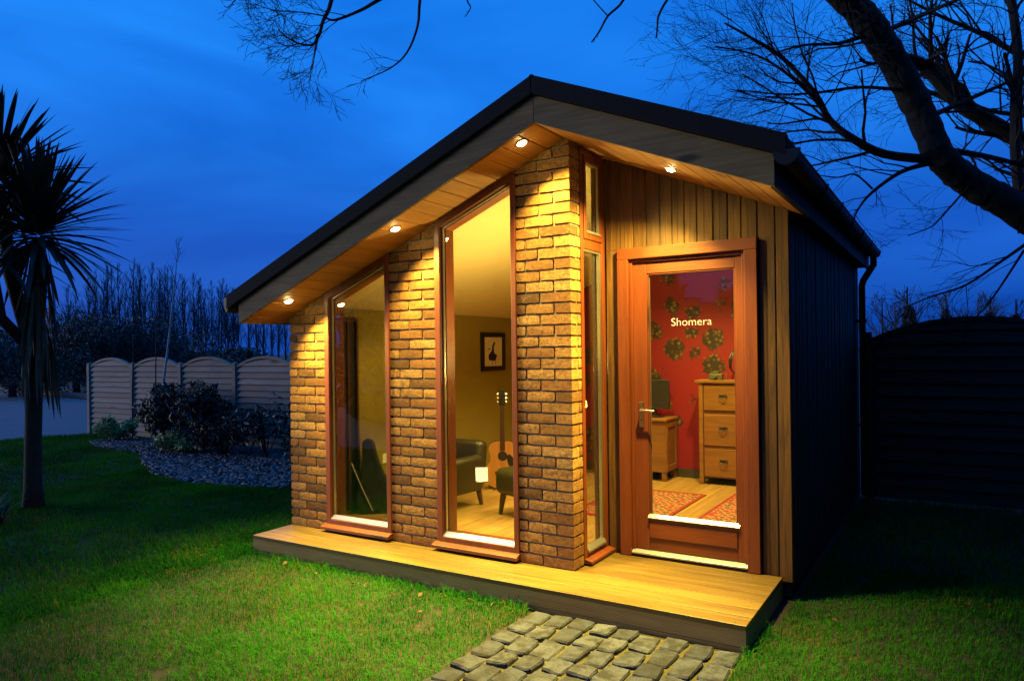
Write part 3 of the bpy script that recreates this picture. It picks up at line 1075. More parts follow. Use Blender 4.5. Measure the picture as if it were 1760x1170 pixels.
MB().box(GX0 + .0015, GX1 - .0015, LYF + 0.031, LYF + 0.035, GZ0 + .0015, GZ1 - .0015).build('pane', M['door_glass'], door)
MB().ring([(GX0 + .0115, GZ0 + .0205), (GX1 - .0115, GZ0 + .0205), (GX1 - .0115, GZ1 - .0105), (GX0 + .0115, GZ1 - .0105)],
          [(GX0 + .0155, GZ0 + .025), (GX1 - .0155, GZ0 + .025), (GX1 - .0155, GZ1 - .0145), (GX0 + .0155, GZ1 - .0145)], LYF + 0.026, LYF + 0.0305).build('glazing_spacer', M['spacer'], door)
MB().prism([(LYF - 0.016, GZ0 + 0.004), (LYF - 0.016, GZ0 + 0.010), (LYF + 0.007, GZ0 + 0.032), (LYF + 0.007, GZ0 + 0.004)], GX0 - 0.006, GX1 + 0.014, 'x').build('drip_bar', M['silver'], door)
# weather board groove on the bottom rail
MB().box(GX0 + .003, GX1 - .003, LYF - 0.007, LYF + 0.0012, LZ0 + 0.085, LZ0 + 0.190).build('kick_panel', M['frame_x'], door, bevel=0.003)
# handle
hd = MB().box(-0.018, 0.018, -0.009, 0.0, -0.095, 0.085).build('handle_plate', M['brass'], door, (3.006, LYF - .0005, 1.172), bevel=0.003)
MB().tube([(0, -0.008, 0.028), (0, -0.045, 0.028), (0.012, -0.052, 0.028), (0.105, -0.052, 0.026), (0.115, -0.046, 0.026)], [0.008, 0.008, 0.0085, 0.007, 0.006], 10).build('handle_lever', M['chrome'], hd, smooth=True)
MB().lathe([(0.006, 0), (0.006, 0.003), (0.002, 0.004)], 10).build('keyhole', M['black'], hd, (0, -0.0088, -0.045), (R(90), 0, 0))
for z in (0.45, 1.0, 1.75, 2.0):
    MB().box(-0.002, 0.006, -0.003, 0.002, -0.012, 0.012).build('latch_keep', M['chrome'], df, (LX0 - 0.002, LYF - 0.004, z))
# lettering on the pane
cu = bpy.data.curves.new('lettering', 'FONT')
cu.body = 'Shomera'
cu.size = 0.0785
cu.extrude = 0.0004
cu.offset = -0.0007
tmp = bpy.data.objects.new('lettering_tmp', cu)
col.objects.link(tmp)
dg = bpy.context.evaluated_depsgraph_get()
me = bpy.data.meshes.new_from_object(tmp.evaluated_get(dg))
bpy.data.objects.remove(tmp)
me.materials.clear(); me.materials.append(M['lettering'])
xsz = [v.co.x for v in me.vertices]
sx = 0.285 / (max(xsz) - min(xsz))
for v in me.vertices:
    v.co.x = (v.co.x - min(xsz)) * sx
o = link('lettering', me, door, (3.222, LYF + 0.0302, 1.792), (R(90), 0, 0))
o['label'] = 'white shop lettering on the door pane'

# ---- roof, fascia, soffit
EL, ER = -0.135, 4.13
TV = 0.112
FV = 0.170        # vertical height of barge board


def band(x0, x1, lo, hi):
    """prism outline following one slope between vertical offsets lo..hi above soffit plane"""
    return [(x0, soff(x0) + lo), (x1, soff(x1) + lo), (x1, soff(x1) + hi), (x0, soff(x0) + hi)]


MB().prism(band(EL, RX - 0.0012, 0, FV), -0.412, -0.386).build('barge_board', M['fascia'], house, bevel=0.002)
MB().prism(band(RX + 0.0012, ER, 0, FV), -0.412, -0.386).build('barge_board', M['fascia'], house, bevel=0.002)
roof = MB()
xl = EL - 0.115
roof.prism([(xl, soff(xl) + FV + .002), (RX, RZ + FV + .002), (ER + 0.06, soff(ER + .06) + FV + .002),
            (ER + 0.06, soff(ER + .06) + FV + TV), (RX, RZ + FV + TV), (xl, soff(xl) + FV + TV)], -0.384, 4.50)
rf = roof.build('roof', M['roof'], house)
for (a0, a1) in ((xl - .008, RX - .001), (RX + .001, ER + 0.065)):
    MB().prism(band(a0, a1, FV + .003, FV + TV + .006), -0.440, -0.3845).build('verge_trim', M['roof'], rf, bevel=0.004)
MB().prism([(xl - 0.03, soff(xl) + FV - 0.002), (xl - 0.006, soff(xl) + FV - 0.03), (xl + 0.02, soff(xl) + FV + .02), (xl - .0085, soff(xl) + FV + TV - .01), (xl - 0.045, soff(xl) + FV + TV - 0.03)], -0.438, 4.4).build('eave_trim', M['black_plastic'], rf)
MB().tube([(RX, -0.44, RZ + FV + TV - .006), (RX, 4.5, RZ + FV + TV - .006)], 0.016, 8).build('ridge_cap', M['roof'], rf)
# eave closing boards under the overhangs, behind the barge boards
sof = empty('soffit', parent=house)


def soffit_board(s0, s1, yA, yB, left):
    """one board between slope distances s0..s1 from the ridge"""
    ca = math.cos(math.atan(SL)); sa = math.sin(math.atan(SL))
    w_ = s1 - s0
    L = yB - yA
    b_ = MB()
    pr = [(-w_ / 2 + .002, 0), (w_ / 2 - .002, 0), (w_ / 2 - .002, 0.014), (-w_ / 2 + .002, 0.014)]
    pr = [(-w_ / 2 + .0015, .004), (-w_ / 2 + .006, 0), (w_ / 2 - .006, 0), (w_ / 2 - .0015, .004), (w_ / 2 - .0015, .014), (-w_ / 2 + .0015, .014)]
    b_.prism(pr, -L / 2, L / 2)
    sm = (s0 + s1) / 2
    X = RX - sm * ca if left else RX + sm * ca
    b_.build('soffit_board', M['soffit'], sof, (X, (yA + yB) / 2, RZ - sm * sa + rng.uniform(0, .001)), (0, (-1 if left else 1) * math.atan(SL), 0))


ca = math.cos(math.atan(SL))
Lsl = (RX - EL) / ca; Rsl = (ER - RX) / ca
nL, nR = 22, 11
for i in range(nL): soffit_board(Lsl * i / nL + (0.004 if i == 0 else 0), Lsl * (i + 1) / nL, -0.3855, 0.10, True)
for i in range(nR): soffit_board(Rsl * i / nR + (0.004 if i == 0 else 0), Rsl * (i + 1) / nR, -0.3855, YW + 0.06, False)
# side eave boards carried back along the flanks
MB().box(ER - 0.024, ER, -0.3855, 4.40, soff(ER) + 0.001, soff(ER) + FV + .02).build('eave_board', M['cladding_dark'], house)
MB().box(XS - 0.02, ER - 0.025, YW + 0.062, 4.40, soff(ER) + 0.02, soff(ER) + 0.032).build('eave_soffit', M['cladding_dark'], house)
MB().box(EL, EL + 0.022, -0.3855, 4.40, soff(EL) + 0.001, soff(EL) + FV).build('eave_board', M['fascia'], house)
MB().box(EL + 0.023, -0.002, 0.101, 4.40, soff(EL) + 0.03, soff(EL) + 0.045).build('eave_soffit', M['soffit'], house)

# gutter with brackets and downpipe
gx, gz = ER + 0.062, soff(ER) + FV - 0.005
gp_ = []
for i in range(13):
    a_ = math.pi + math.pi * i / 12
    gp_.append((gx + 0.056 * math.cos(a_), gz + 0.056 * math.sin(a_)))
gp_ += [(gx + 0.062 * 1.0, gz), (gx + 0.062, gz + 0.008), (gx + 0.050, gz + 0.008)]
for i in range(13):
    a_ = 2 * math.pi - math.pi * i / 12
    gp_.append((gx + 0.050 * math.cos(a_), gz + 0.050 * math.sin(a_)))
gp_ += [(gx - 0.050, gz + 0.008), (gx - 0.056, gz + 0.008)]
gut = MB().prism(gp_, -0.43, 4.28).build('gutter', M['black_plastic'], house)
for y in (-0.425, 0.55, 1.25, 1.95, 2.65, 3.4, 4.27):
    bp_ = [(gx + (0.064 if True else 0) * math.cos(math.pi + math.pi * i / 10), gz + 0.064 * math.sin(math.pi + math.pi * i / 10)) for i in range(11)] + [(gx + .068, gz + .014), (gx - .064, gz + .014)]
    MB().prism(bp_, y - 0.014, y + 0.014).build('gutter_bracket', M['black_plastic'], gut)
MB().prism([(gx + 0.0565 * math.cos(math.pi + math.pi * i / 12), gz + 0.0565 * math.sin(math.pi + math.pi * i / 12)) for i in range(13)], -0.436, -0.4305).build('end_cap', M['black_plastic'], gut)
b_ = MB()
b_.tube([(gx, 4.18, gz - 0.05), (gx, 4.18, gz - 0.14), (gx - 0.02, 4.18, gz - 0.17), (XS + 0.075, 4.18, gz - 0.30), (XS + 0.06, 4.18, gz - 0.36), (XS + 0.06, 4.18, 0.05)], 0.034, 12)
b_.build('downpipe', M['black_plastic'], house, smooth=True)
for z in (0.8, 1.9):
    MB().box(XS + 0.002, XS + 0.10, 4.14, 4.22, z - .015, z + .015).build('pipe_clip', M['black_plastic'], house)

# ---- soffit downlights
def shade_mat():
    m, nt, b = new_mat('lamp_shade')
    b.inputs['Base Color'].default_value = (0.7, 0.6, 0.4, 1)
    tl = node(nt, 'BsdfTranslucent'); tl.inputs[0].default_value = (0.75, 0.6, 0.35, 1)
    ms = node(nt, 'MixShader'); ms.inputs[0].default_value = 0.6
    nt.links.new(b.outputs[0], ms.inputs[1]); nt.links.new(tl.outputs[0], ms.inputs[2])
    nt.links.new(ms.outputs[0], nt.nodes['Material Output'].inputs[0])
    return m


M['shade'] = shade_mat()
M['bulb'] = emit('lit_lamp', (1.0, 0.76, 0.30), 150.0)
WARM = (1.0, 0.71, 0.13)
th = math.atan(SL)


def downlight(x, y, left, power):
    e = empty('downlight', (x, y, soff(x)), parent=house)
    e.rotation_euler = (0, -th if left else th, 0)
    MB().lathe([(0.042, -0.001), (0.042, -0.004), (0.036, -0.006), (0.030, -0.003), (0.030, -0.001)], 24).build('bezel', M['white'], e, smooth=True)
    MB().lathe([(0.008, -0.018), (0.018, -0.015), (0.026, -0.009), (0.028, -0.0035)], 32).build('bulb', M['bulb'], e, smooth=True)
    l = bpy.data.lights.new('downlight_lamp', 'SPOT')
    l.energy = power; l.color = WARM; l.spot_size = R(126); l.spot_blend = 0.6; l.shadow_soft_size = 0.03
    lo = bpy.data.objects.new('downlight_lamp', l); col.objects.link(lo); lo.parent = e
    lo.location = (0, 0, -0.022)
    l2 = bpy.data.lights.new('downlight_beam', 'SPOT')
    l2.energy = power * 2.5; l2.color = WARM; l2.spot_size = R(74); l2.spot_blend = 1.0; l2.shadow_soft_size = 0.03
    lo2 = bpy.data.objects.new('downlight_beam', l2); col.objects.link(lo2); lo2.parent = e
    lo2.location = (0, 0, -0.023)
    lo2.rotation_euler = (R(-15), (th if left else -th) * .55, 0)
    return e


P_OUT = 390
downlight(0.294, -0.262, True, P_OUT * .8)
downlight(1.444, -0.270, True, P_OUT)
downlight(2.533, -0.280, True, P_OUT)
downlight(3.413, 0.06, False, P_OUT * 1.35)

# ---- interior shell
RY = 3.66
fl = empty('room_floor', parent=house)
xx = 0.1
fm = None
fbm = MB().box(-0.09, 0.09, -1.87, 1.87, -0.02, 0).mesh('floorboard', M['floor'])
fbm2 = MB().box(-0.09, 0.09, -1.6, 1.6, -0.02, 0).mesh('floorboard', M['floor'])
while xx < 3.8:
    inn = xx + .183 > 2.69
    link('floorboard', fbm2 if inn else fbm, fl, (xx + 0.0915, (YW + 0.045 + 1.6) if inn else 0.09 + 1.87, FL - 0.0)); xx += 0.183
lw_ = MB().box(0.12, 0.20, 0.13, RY, FL - 0.01, soff(0.2) + 0.01).build('inner_wall', M['wall'], house)
MB().box(3.85, 3.90, YW + 0.152, RY, FL - .01, soff(3.85) + .01).build('inner_wall', M['wall'], house)
MB().prism([(0.2005, FL - .01), (3.8495, FL - .01), (3.8495, soff(3.85)), (RX, RZ - .002), (0.2005, soff(.2))], RY, RY + 0.05).build('inner_wall', M['wallpaper'], house)['label'] = 'red floral wallpaper on the rear wall of the room'
c_ = MB()
c_.prism(band(0.14, RX, 0.016, 0.03), 0.102, RY + .04); c_.prism(band(RX + .001, 3.89, 0.016, 0.03), YW + 0.062, RY + .04)
c_.build('ceiling', M['ceiling'], house)
MB().box(0.2, 3.85, RY - 0.016, RY - 0.0005, FL, FL + 0.10).build('skirting', M['stool_leather'], house)
MB().box(0.2005, 0.215, 0.62, RY - 0.017, FL, FL + 0.09).build('skirting', M['wall'], house)
# inner face of brick piers + headers
for a0, a1 in ((0.2, 0.43), (1.147, 1.592), (2.316, 2.66)):
    MB().prism([(a0, FL - .01), (a1, FL - .01), (a1, soff(a1) + .01), (a0, soff(a0) + .01)], 0.1515, 0.168).build('inner_wall', M['wall'], house)
# dark framed opening in the flank wall
b_ = MB().ring([(0.36, FL), (0.60, FL), (0.60, 1.955), (0.36, 1.955)], [(0.40, FL + .03), (0.575, FL + .03), (0.575, 1.92), (0.40, 1.92)], 0.2005, 0.235, 'x')
ow = b_.build('inner_door', M['dark_wood'], house)
ow['label'] = 'narrow dark framed opening seen through the left window'
MB().box(0.201, 0.212, 0.401, 0.574, FL + .031, 1.919).build('door_panel', M['black'], ow)
MB().box(0.2125, 0.225, 0.47, 0.50, FL + .031, 1.919).build('mullion', M['dark_wood'], ow)
for y in (0.79, 0.94):
    MB().box(0.2005, 0.210, y, y + (.075 if y < .9 else .145), 0.565, 0.650).build('wall_socket', M['white'], house)

# ---- assumed room lights (added out of view, recessed in the ceiling)
def assumed_room_light(x, y, p, size=118):
    e = empty('assumed_ceiling_light', (x, y, soff(x) + 0.014), parent=house)
    MB().lathe([(0.045, 0.0), (0.045, -0.004), (0.03, -0.005)], 20).build('bezel', M['chrome'], e)
    MB().lathe([(0.02, -0.008), (0.028, -0.0055)], 16).build('bulb', M['bulb'], e)
    l = bpy.data.lights.new('assumed_ceiling_lamp', 'SPOT'); l.energy = p; l.color = (1.0, 0.70, 0.17)
    l.spot_size = R(size); l.spot_blend = 0.8; l.shadow_soft_size = 0.04
    lo = bpy.data.objects.new('assumed_ceiling_lamp', l); col.objects.link(lo); lo.parent = e; lo.location = (0, 0, -0.03)


assumed_room_light(2.40, 1.35, 260)
assumed_room_light(2.30, 2.6, 220)
assumed_room_light(3.05, 2.45, 430)
assumed_room_light(0.95, 0.75, 130)
# assumed standard lamp, unseen behind the corner pier; added to light ceiling and olive wall
sl_ = empty('assumed_standard_lamp', (2.36, 0.62, FL), 0, 'assumed lit standard lamp with a pale shade, unseen behind the brick corner pier', 'lamp')
MB().lathe([(0.13, 0), (0.13, 0.012), (0.03, 0.03)], 20).build('base', M['brass'], sl_)
MB().tube([(0, 0, 0.02), (0, 0, 1.18)], 0.010, 8).build('pole', M['brass'], sl_)
MB().add(*(lambda n_: ([(r_ * math.cos(6.2832 * k / n_), r_ * math.sin(6.2832 * k / n_), z_) for r_, z_ in ((0.17, 1.02), (0.11, 1.26)) for k in range(n_)], [(k, (k + 1) % n_, n_ + (k + 1) % n_, n_ + k) for k in range(n_)]))(24)).build('lamp_shade', M['shade'], sl_)
MB().lathe([(0.012, 1.10), (0.03, 1.13), (0.03, 1.16), (0.012, 1.19)], 12).build('bulb', M['bulb'], sl_)
l = bpy.data.lights.new('assumed_standard_lamp_light', 'POINT'); l.energy = 210; l.color = (1.0, 0.72, 0.20); l.shadow_soft_size = 0.05
lo = bpy.data.objects.new('assumed_standard_lamp_light', l); col.objects.link(lo); lo.parent = sl_; lo.location = (0, 0, 1.22)

# ================================================================ THINGS IN THE ROOM
def rounded_box(w_, d_, h_, r_, name, mat, parent, loc, rot=None, seg=3):
    b_ = MB().box(-w_ / 2, w_ / 2, -d_ / 2, d_ / 2, 0, h_)
    o = b_.build(name, mat, parent, loc, rot)
    m = o.modifiers.new('bevel', 'BEVEL'); m.width = r_; m.segments = seg
    o.data.shade_smooth()
    return o


# armchair (faces +x of its own axes)
ch = empty('armchair', (0.78, 1.12, FL), R(-94), 'dark brown leather tub armchair behind the middle window', 'armchair')
rounded_box(0.56, 0.50, 0.20, 0.05, 'seat', M['leather'], ch, (0.03, 0, 0.20))
rounded_box(0.16, 0.56, 0.45, 0.06, 'backrest', M['leather'], ch, (-0.25, 0, 0.16), (0, R(-8), 0))
rounded_box(0.58, 0.12, 0.34, 0.055, 'armrest', M['leather'], ch, (0.02, -0.25, 0.14))
rounded_box(0.58, 0.12, 0.34, 0.055, 'armrest', M['leather'], ch, (0.02, 0.25, 0.14))
for sx_, sy_ in ((1, 1), (1, -1), (-1, 1), (-1, -1)):
    MB().tube([(0.25 * sx_, 0.24 * sy_, 0.16), (0.27 * sx_, 0.26 * sy_, 0)], [0.028, 0.018], 8).build('leg', M['dark_wood'], ch)
# footstool
fs_ = empty('footstool', (1.70, 1.20, FL), R(-20), 'low olive leather footstool on dark legs beside the armchair', 'footstool')
rounded_box(0.52, 0.44, 0.24, 0.07, 'cushion', M['stool_leather'], fs_, (0, 0, 0.18), seg=4)
for sx_, sy_ in ((1, 1), (1, -1), (-1, 1), (-1, -1)):
    MB().tube([(0.19 * sx_, 0.15 * sy_, 0.2), (0.215 * sx_, 0.175 * sy_, 0)], [0.03, 0.017], 8).build('leg', M['dark_wood'], fs_)

# acoustic guitar
gt = empty('acoustic_guitar', (0.84, 2.10, FL + 0.015), R(32), 'pale acoustic guitar with dark pickguard standing upright behind the armchair', 'guitar')
prof = [(0.0, 0.0), (0.09, 0.004), (0.155, 0.04), (0.19, 0.11), (0.188, 0.18), (0.155, 0.25), (0.128, 0.295), (0.125, 0.325), (0.14, 0.375), (0.146, 0.42), (0.125, 0.465), (0.08, 0.488), (0.0, 0.492)]
out = prof + [(-x_, z_) for x_, z_ in prof[-2:0:-1]]
MB().prism(out, 0.0025, 0.105).build('body', M['guitar_back'], gt, bevel=0.004)
MB().prism(out, 0.0, 0.002).build('soundboard', M['guitar_top'], gt)
MB().lathe([(0.05, 0), (0.05, 0.0015)], 24).build('soundhole', M['black'], gt, (0, -0.0003, 0.335), (R(90), 0, 0))
pg = [(0.035, 0.29), (0.085, 0.26), (0.11, 0.20), (0.085, 0.17), (0.05, 0.20), (0.05, 0.25)]
pg = [(0.052, 0.345), (0.075, 0.355), (0.108, 0.32), (0.118, 0.25), (0.095, 0.215), (0.062, 0.235), (0.048, 0.285), (0.045, 0.31)]
MB().prism(pg, -0.0016, -0.0003).build('pickguard', M['black'], gt)
MB().box(-0.08, 0.08, -0.010, -0.0003, 0.15, 0.178).build('bridge', M['dark_wood'], gt, bevel=0.003)
MB().prism([(-0.027, 0.395), (0.027, 0.395), (0.022, 0.86), (-0.022, 0.86)], -0.008, 0.022).build('neck', M['dark_wood'], gt)
hdk = MB().prism([(-0.024, 0.862), (0.024, 0.862), (0.037, 0.885), (0.034, 1.03), (0.0, 1.035), (-0.034, 1.03), (-0.037, 0.885)], -0.002, 0.016).build('headstock', M['black'], gt, bevel=0.002)
for s_ in (-1, 1):
    for k in range(3):
        MB().tube([(0.03 * s_, 0.008, 0.905 + .042 * k), (0.052 * s_, 0.008, 0.905 + .042 * k)], [0.004, 0.009], 8).build('tuning_peg', M['chrome'], hdk)
for k in range(6):
    MB().tube([((k - 2.5) * .010, -0.011, 0.165), ((k - 2.5) * .0075, -0.010, 0.862)], 0.0007, 4).build('string', M['chrome'], gt)
b_ = MB()
b_.tube([(-0.10, -0.05, -0.013), (0, 0.10, 0.03), (0, 0.13, 0.38)], 0.008, 6); b_.tube([(0.10, -0.05, -0.013), (0, 0.10, 0.03)], 0.008, 6); b_.tube([(0, 0.24, -0.013), (0, 0.13, 0.30)], 0.008, 6)
st_ = b_.build('guitar_stand', M['black'], None, (0.84, 2.10, FL + 0.015), (0, 0, R(32)))
tag(st_, 'black tripod stand holding the acoustic guitar', 'guitar stand')

# guitar case leaning in the corner
gc = empty('guitar_case', (0.42, 0.62, FL), R(38), 'black soft guitar case leaning upright behind the left window', 'guitar case')
oc = [(0.0, 0.0), (0.13, 0.005), (0.165, 0.05), (0.17, 0.15), (0.14, 0.27), (0.105, 0.36), (0.07, 0.50), (0.05, 0.66), (0.0, 0.685), (-0.05, 0.66), (-0.07, 0.50), (-0.105, 0.36), (-0.14, 0.27), (-0.17, 0.15), (-0.165, 0.05), (-0.13, 0.005)]
cs = MB().prism(oc, -0.055, 0.055).build('shell', M['nylon'], gc, rot=(R(-6), R(-7), 0), bevel=0.02)
MB().tube([(-0.165, -0.062, 0.48), (-0.10, -0.064, 0.25), (-0.03, -0.063, 0.03)], 0.004, 6).build('strap_piping', M['white'], gc, rot=(R(-6), R(-7), 0))

# framed pictures on the left wall
def picture(yc, zc, w_, h_, label, art):
    p = empty('picture_frame', (0.2008, yc, zc), 0, label, 'picture')
    MB().ring(rect(-w_ / 2, w_ / 2, -h_ / 2, h_ / 2), rect(-w_ / 2 + .055, w_ / 2 - .055, -h_ / 2 + .055, h_ / 2 - .055), 0.0, 0.028, 'x').build('frame', M['black'], p, bevel=0.003)
    MB().box(0.001, 0.010, -w_ / 2 + .054, w_ / 2 - .054, -h_ / 2 + .054, h_ / 2 - .054).build('print', M['paper'], p)
    if art:
        s_ = MB()
        s_.prism([(-0.09, -0.10), (0.05, -0.11), (0.09, -0.04), (0.03, -0.02), (0.02, 0.05), (0.055, 0.11), (0.02, 0.12), (-0.015, 0.07), (-0.03, 0.01), (-0.10, -0.04)], 0.0102, 0.0108, 'x')
        s_.prism([(-0.02, -0.15), (-0.01, -0.15), (0.0, -0.10), (-0.012, -0.10)], 0.0102, 0.0108, 'x')
        s_.prism([(0.05, -0.15), (0.06, -0.15), (0.05, -0.10), (0.04, -0.10)], 0.0102, 0.0108, 'x')
        s_.prism([(-0.11, 0.02), (-0.05, 0.03), (-0.045, 0.04), (-0.10, 0.035)], 0.0102, 0.0108, 'x')
        s_.build('artwork', M['black'], p)
    return p


picture(2.905, 1.625, 0.51, 0.455, 'black framed picture of a dark figure on cream, on the olive wall', True)
picture(1.87, 1.625, 0.46, 0.455, 'black framed picture mostly hidden behind the middle window jamb', False)

# chest of drawers
cd_ = empty('chest_of_drawers', (2.95, 3.35, FL), 0, 'oak chest of three drawers with metal pulls against red wallpaper', 'chest of drawers')
MB().box(-0.385, 0.385, 0.005, 0.285, 0.075, 1.085).build('carcass', M['oak'], cd_)
MB().box(-0.43, 0.43, -0.03, 0.29, 1.086, 1.117).build('top', M['oak'], cd_, bevel=0.004)
for sx_ in (-1, 1):
    MB().box(0.345 * sx_ - 0.042 if sx_ < 0 else 0.345, 0.345 * sx_ if sx_ < 0 else 0.387, -0.015, 0.05, 0, 1.085).build('leg', M['oak'], cd_)
for z0, z1 in ((0.795, 1.06), (0.42, 0.75), (0.09, 0.385)):
    dr = MB().box(-0.335, 0.335, -0.012, 0.004, z0, z1).build('drawer', M['oak'], cd_, bevel=0.004)
    zc = (z0 + z1) / 2 + .01
    for xh in (-0.13, 0.17):
        hdl = MB().tube([(xh - .04, -0.014, zc + .015), (xh - .036, -0.034, zc), (xh, -0.04, zc - .014), (xh + .036, -0.034, zc), (xh + .04, -0.014, zc + .015)], 0.005, 6)
        hdl.box(xh - .045, xh + .045, -0.0155, -0.0122, zc - .002, zc + .025)
        hdl.build('pull', M['black'], dr)
# ornaments
ct = FL + 1.1175
cm_ = empty('ornament_camera', (2.735, 3.40, ct), R(-8), 'small old-fashioned greenish metal ornament on the oak chest', 'ornament')
MB().box(-0.075, 0.075, -0.03, 0.03, 0, 0.065).build('body', M['pewter'], cm_, bevel=0.008)
MB().lathe([(0.026, 0), (0.026, 0.03), (0.02, 0.04)], 14).build('lens', M['pewter'], cm_, (0, -0.03, 0.035), (R(90), 0, 0))
MB().box(-0.02, 0.03, -0.02, 0.02, 0.066, 0.095).build('viewfinder', M['pewter'], cm_, bevel=0.004)
MB().lathe([(0.012, 0), (0.012, 0.015)], 10).build('dial', M['chrome'], cm_, (-0.05, 0, 0.066))
cs_ = MB().lathe([(0.022, 0), (0.022, 0.006), (0.006, 0.012), (0.006, 0.06), (0.018, 0.065), (0.018, 0.072)], 14).build('candlestick', M['chrome'], None, (2.845, 3.39, ct))
tag(cs_, 'short pale candlestick beside the metal ornament on the chest', 'candlestick')
bx = MB().box(-0.03, 0.03, -0.02, 0.02, 0, 0.03).build('trinket_box', M['red'], None, (2.97, 3.38, ct), bevel=0.003)
tag(bx, 'tiny red box on the oak chest top', 'box')
b_ = MB()
for k in range(7):
    rr = 0.11
    ph = rng.uniform(0, 3.1); tl = rng.uniform(-.6, .6)
    pts = []
    for i in range(25):
        a_ = 2 * math.pi * i / 24
        p = Vector((rr * math.cos(a_), 0.02 * math.sin(3 * a_ + ph), rr * 1.25 * math.sin(a_)))
        p = Matrix.Rotation(ph * .35 + tl * .6, 3, 'Z') @ p
        pts.append(p + Vector((0, 0, 0.19)))
    b_.tube(pts, 0.005, 5, False)
b_.tube([(0, 0, 0), (0, 0, 0.08)], 0.02, 8)
wo = b_.build('wire_sculpture', M['black'], None, (2.965, 3.47, ct))
tag(wo, 'dark round twisted wire sculpture on the oak chest', 'sculpture')
# cabinet on the left of the door view
cb = empty('cabinet', (1.93, 3.42, FL), 0, 'oak cabinet with panelled side, left in the door view', 'cabinet')
MB().box(-0.45, 0.28, -0.14, 0.22, 0.10, 0.66).build('carcass', M['oak'], cb, bevel=0.003)
MB().box(-0.47, 0.30, -0.16, 0.225, 0.661, 0.69).build('top', M['oak'], cb, bevel=0.004)
MB().ring(rect(-0.13, 0.21, 0.11, 0.65), rect(-0.08, 0.16, 0.17, 0.59), 0.2802, 0.292, 'x').build('side_panel', M['oak'], cb)
for sx_, sy_ in ((-0.42, -.11), (0.25, -.11), (-0.42, .19), (0.25, .19)):
    MB().box(sx_ - .025, sx_ + .025, sy_ - .025, sy_ + .025, 0, 0.10).build('leg', M['oak'], cb)
mo = empty('monitor', (2.03, 3.42, FL + 0.691), R(10), 'dark monitor standing on the oak cabinet', 'monitor')
MB().box(-0.22, 0.17, -0.015, 0.02, 0.10, 0.42).build('screen', M['black'], mo, bevel=0.006)
MB().lathe([(0.10, 0), (0.10, 0.012), (0.02, 0.02), (0.02, 0.15)], 14).build('stand', M['black'], mo, (0, 0.035, 0))
# rugs
for (x0, x1, y0, y1, lab) in ((1.95, 2.80, 1.45, 2.77, 'patterned red and cream rug on the left behind the door'), (3.03, 3.78, 1.55, 2.95, 'patterned red and cream rug on the right behind the door')):
    o = MB().box(x0, x1, y0, y1, FL + .0008, FL + 0.009).build('rug', M['rug'])
    tag(o, lab, 'rug')

# ================================================================ GARDEN LANTERN just left of the picture (mirrored in the middle pane)
gl = empty('garden_lantern', (0.10, -2.73, 0.0), 0, 'lit garden lantern standing on the lawn, seen mirrored in the middle window pane', 'lantern')
MB().lathe([(0.07, 0), (0.07, 0.03), (0.025, 0.04), (0.025, 0.08), (0.075, 0.09)], 18).build('base', M['black'], gl)
MB().lathe([(0.070, 0.091), (0.072, 0.10), (0.072, 0.255), (0.070, 0.262)], 20).build('lamp_glass', emit('lantern_glow', (1.0, 0.84, 0.36), 26.0), gl)
MB().lathe([(0.085, 0.263), (0.080, 0.275), (0.02, 0.30)], 18).build('cap', M['black'], gl)

# ================================================================ FENCES
def fence_panel(fence, x0, x1, y, h_side, h_top, mats, z0=0.03, pitch=0.118):
    """arched lap panel between x0..x1"""
    W = x1 - x0; rise = h_top - h_side
    Rr = (W * W / 4 + rise * rise) / (2 * rise)
    xc = (x0 + x1) / 2
    top = lambda x: h_top - Rr + math.sqrt(max(0, Rr * Rr - (x - xc) ** 2))
    fp = MB()
    n_ = 18
    o_ = [(x0 + W * i / n_, top(x0 + W * i / n_)) for i in range(n_ + 1)]
    i_ = [(x0 + W * i / n_, top(x0 + W * i / n_) - 0.045) for i in range(n_ + 1)]
    for i in range(n_):
        fp.prism([i_[i], i_[i + 1], o_[i + 1], o_[i]], y - 0.035, y + 0.035)
    fp.box(x0, x0 + 0.035, y - 0.03, y + 0.03, z0, h_side - 0.02); fp.box(x1 - 0.035, x1, y - 0.03, y + 0.03, z0, h_side - 0.02)
    p = fp.build('fence_panel', mats, fence)
    z = z0; r = 0
    while z < h_top - 0.07:
        zt = z + pitch * 1.07
        # arch clip: the slat is cut to the arch
        pts = [(x0 + 0.036, z), (x1 - 0.036, z)]
        nn = 12
        tp = []
        for i in range(nn + 1):
            xx_ = x1 - 0.036 - (W - 0.072) * i / nn
            tp.append((xx_, max(z + 0.001, min(zt, top(xx_) - 0.046))))
        if all(t_[1] >= zt - 1e-6 for t_ in tp): tp = [tp[0], tp[-1]]
        sb = MB().prism(pts + tp, -0.007, 0.007)
        sb.v = [(vx, y + vy - 0.030 + 0.040 * min(1.0, (vz - z) / (pitch * 1.08)), vz) for vx, vy, vz in sb.v]
        sb.build('slat', mats, p)
        z += pitch; r += 1
    for f_ in (0.25, 0.5, 0.75):
        xb = x0 + W * f_
        MB().box(xb - 0.012, xb + 0.012, y + 0.0185, y + 0.030, z0, top(xb) - 0.047).build('batten', mats, p)
    return p


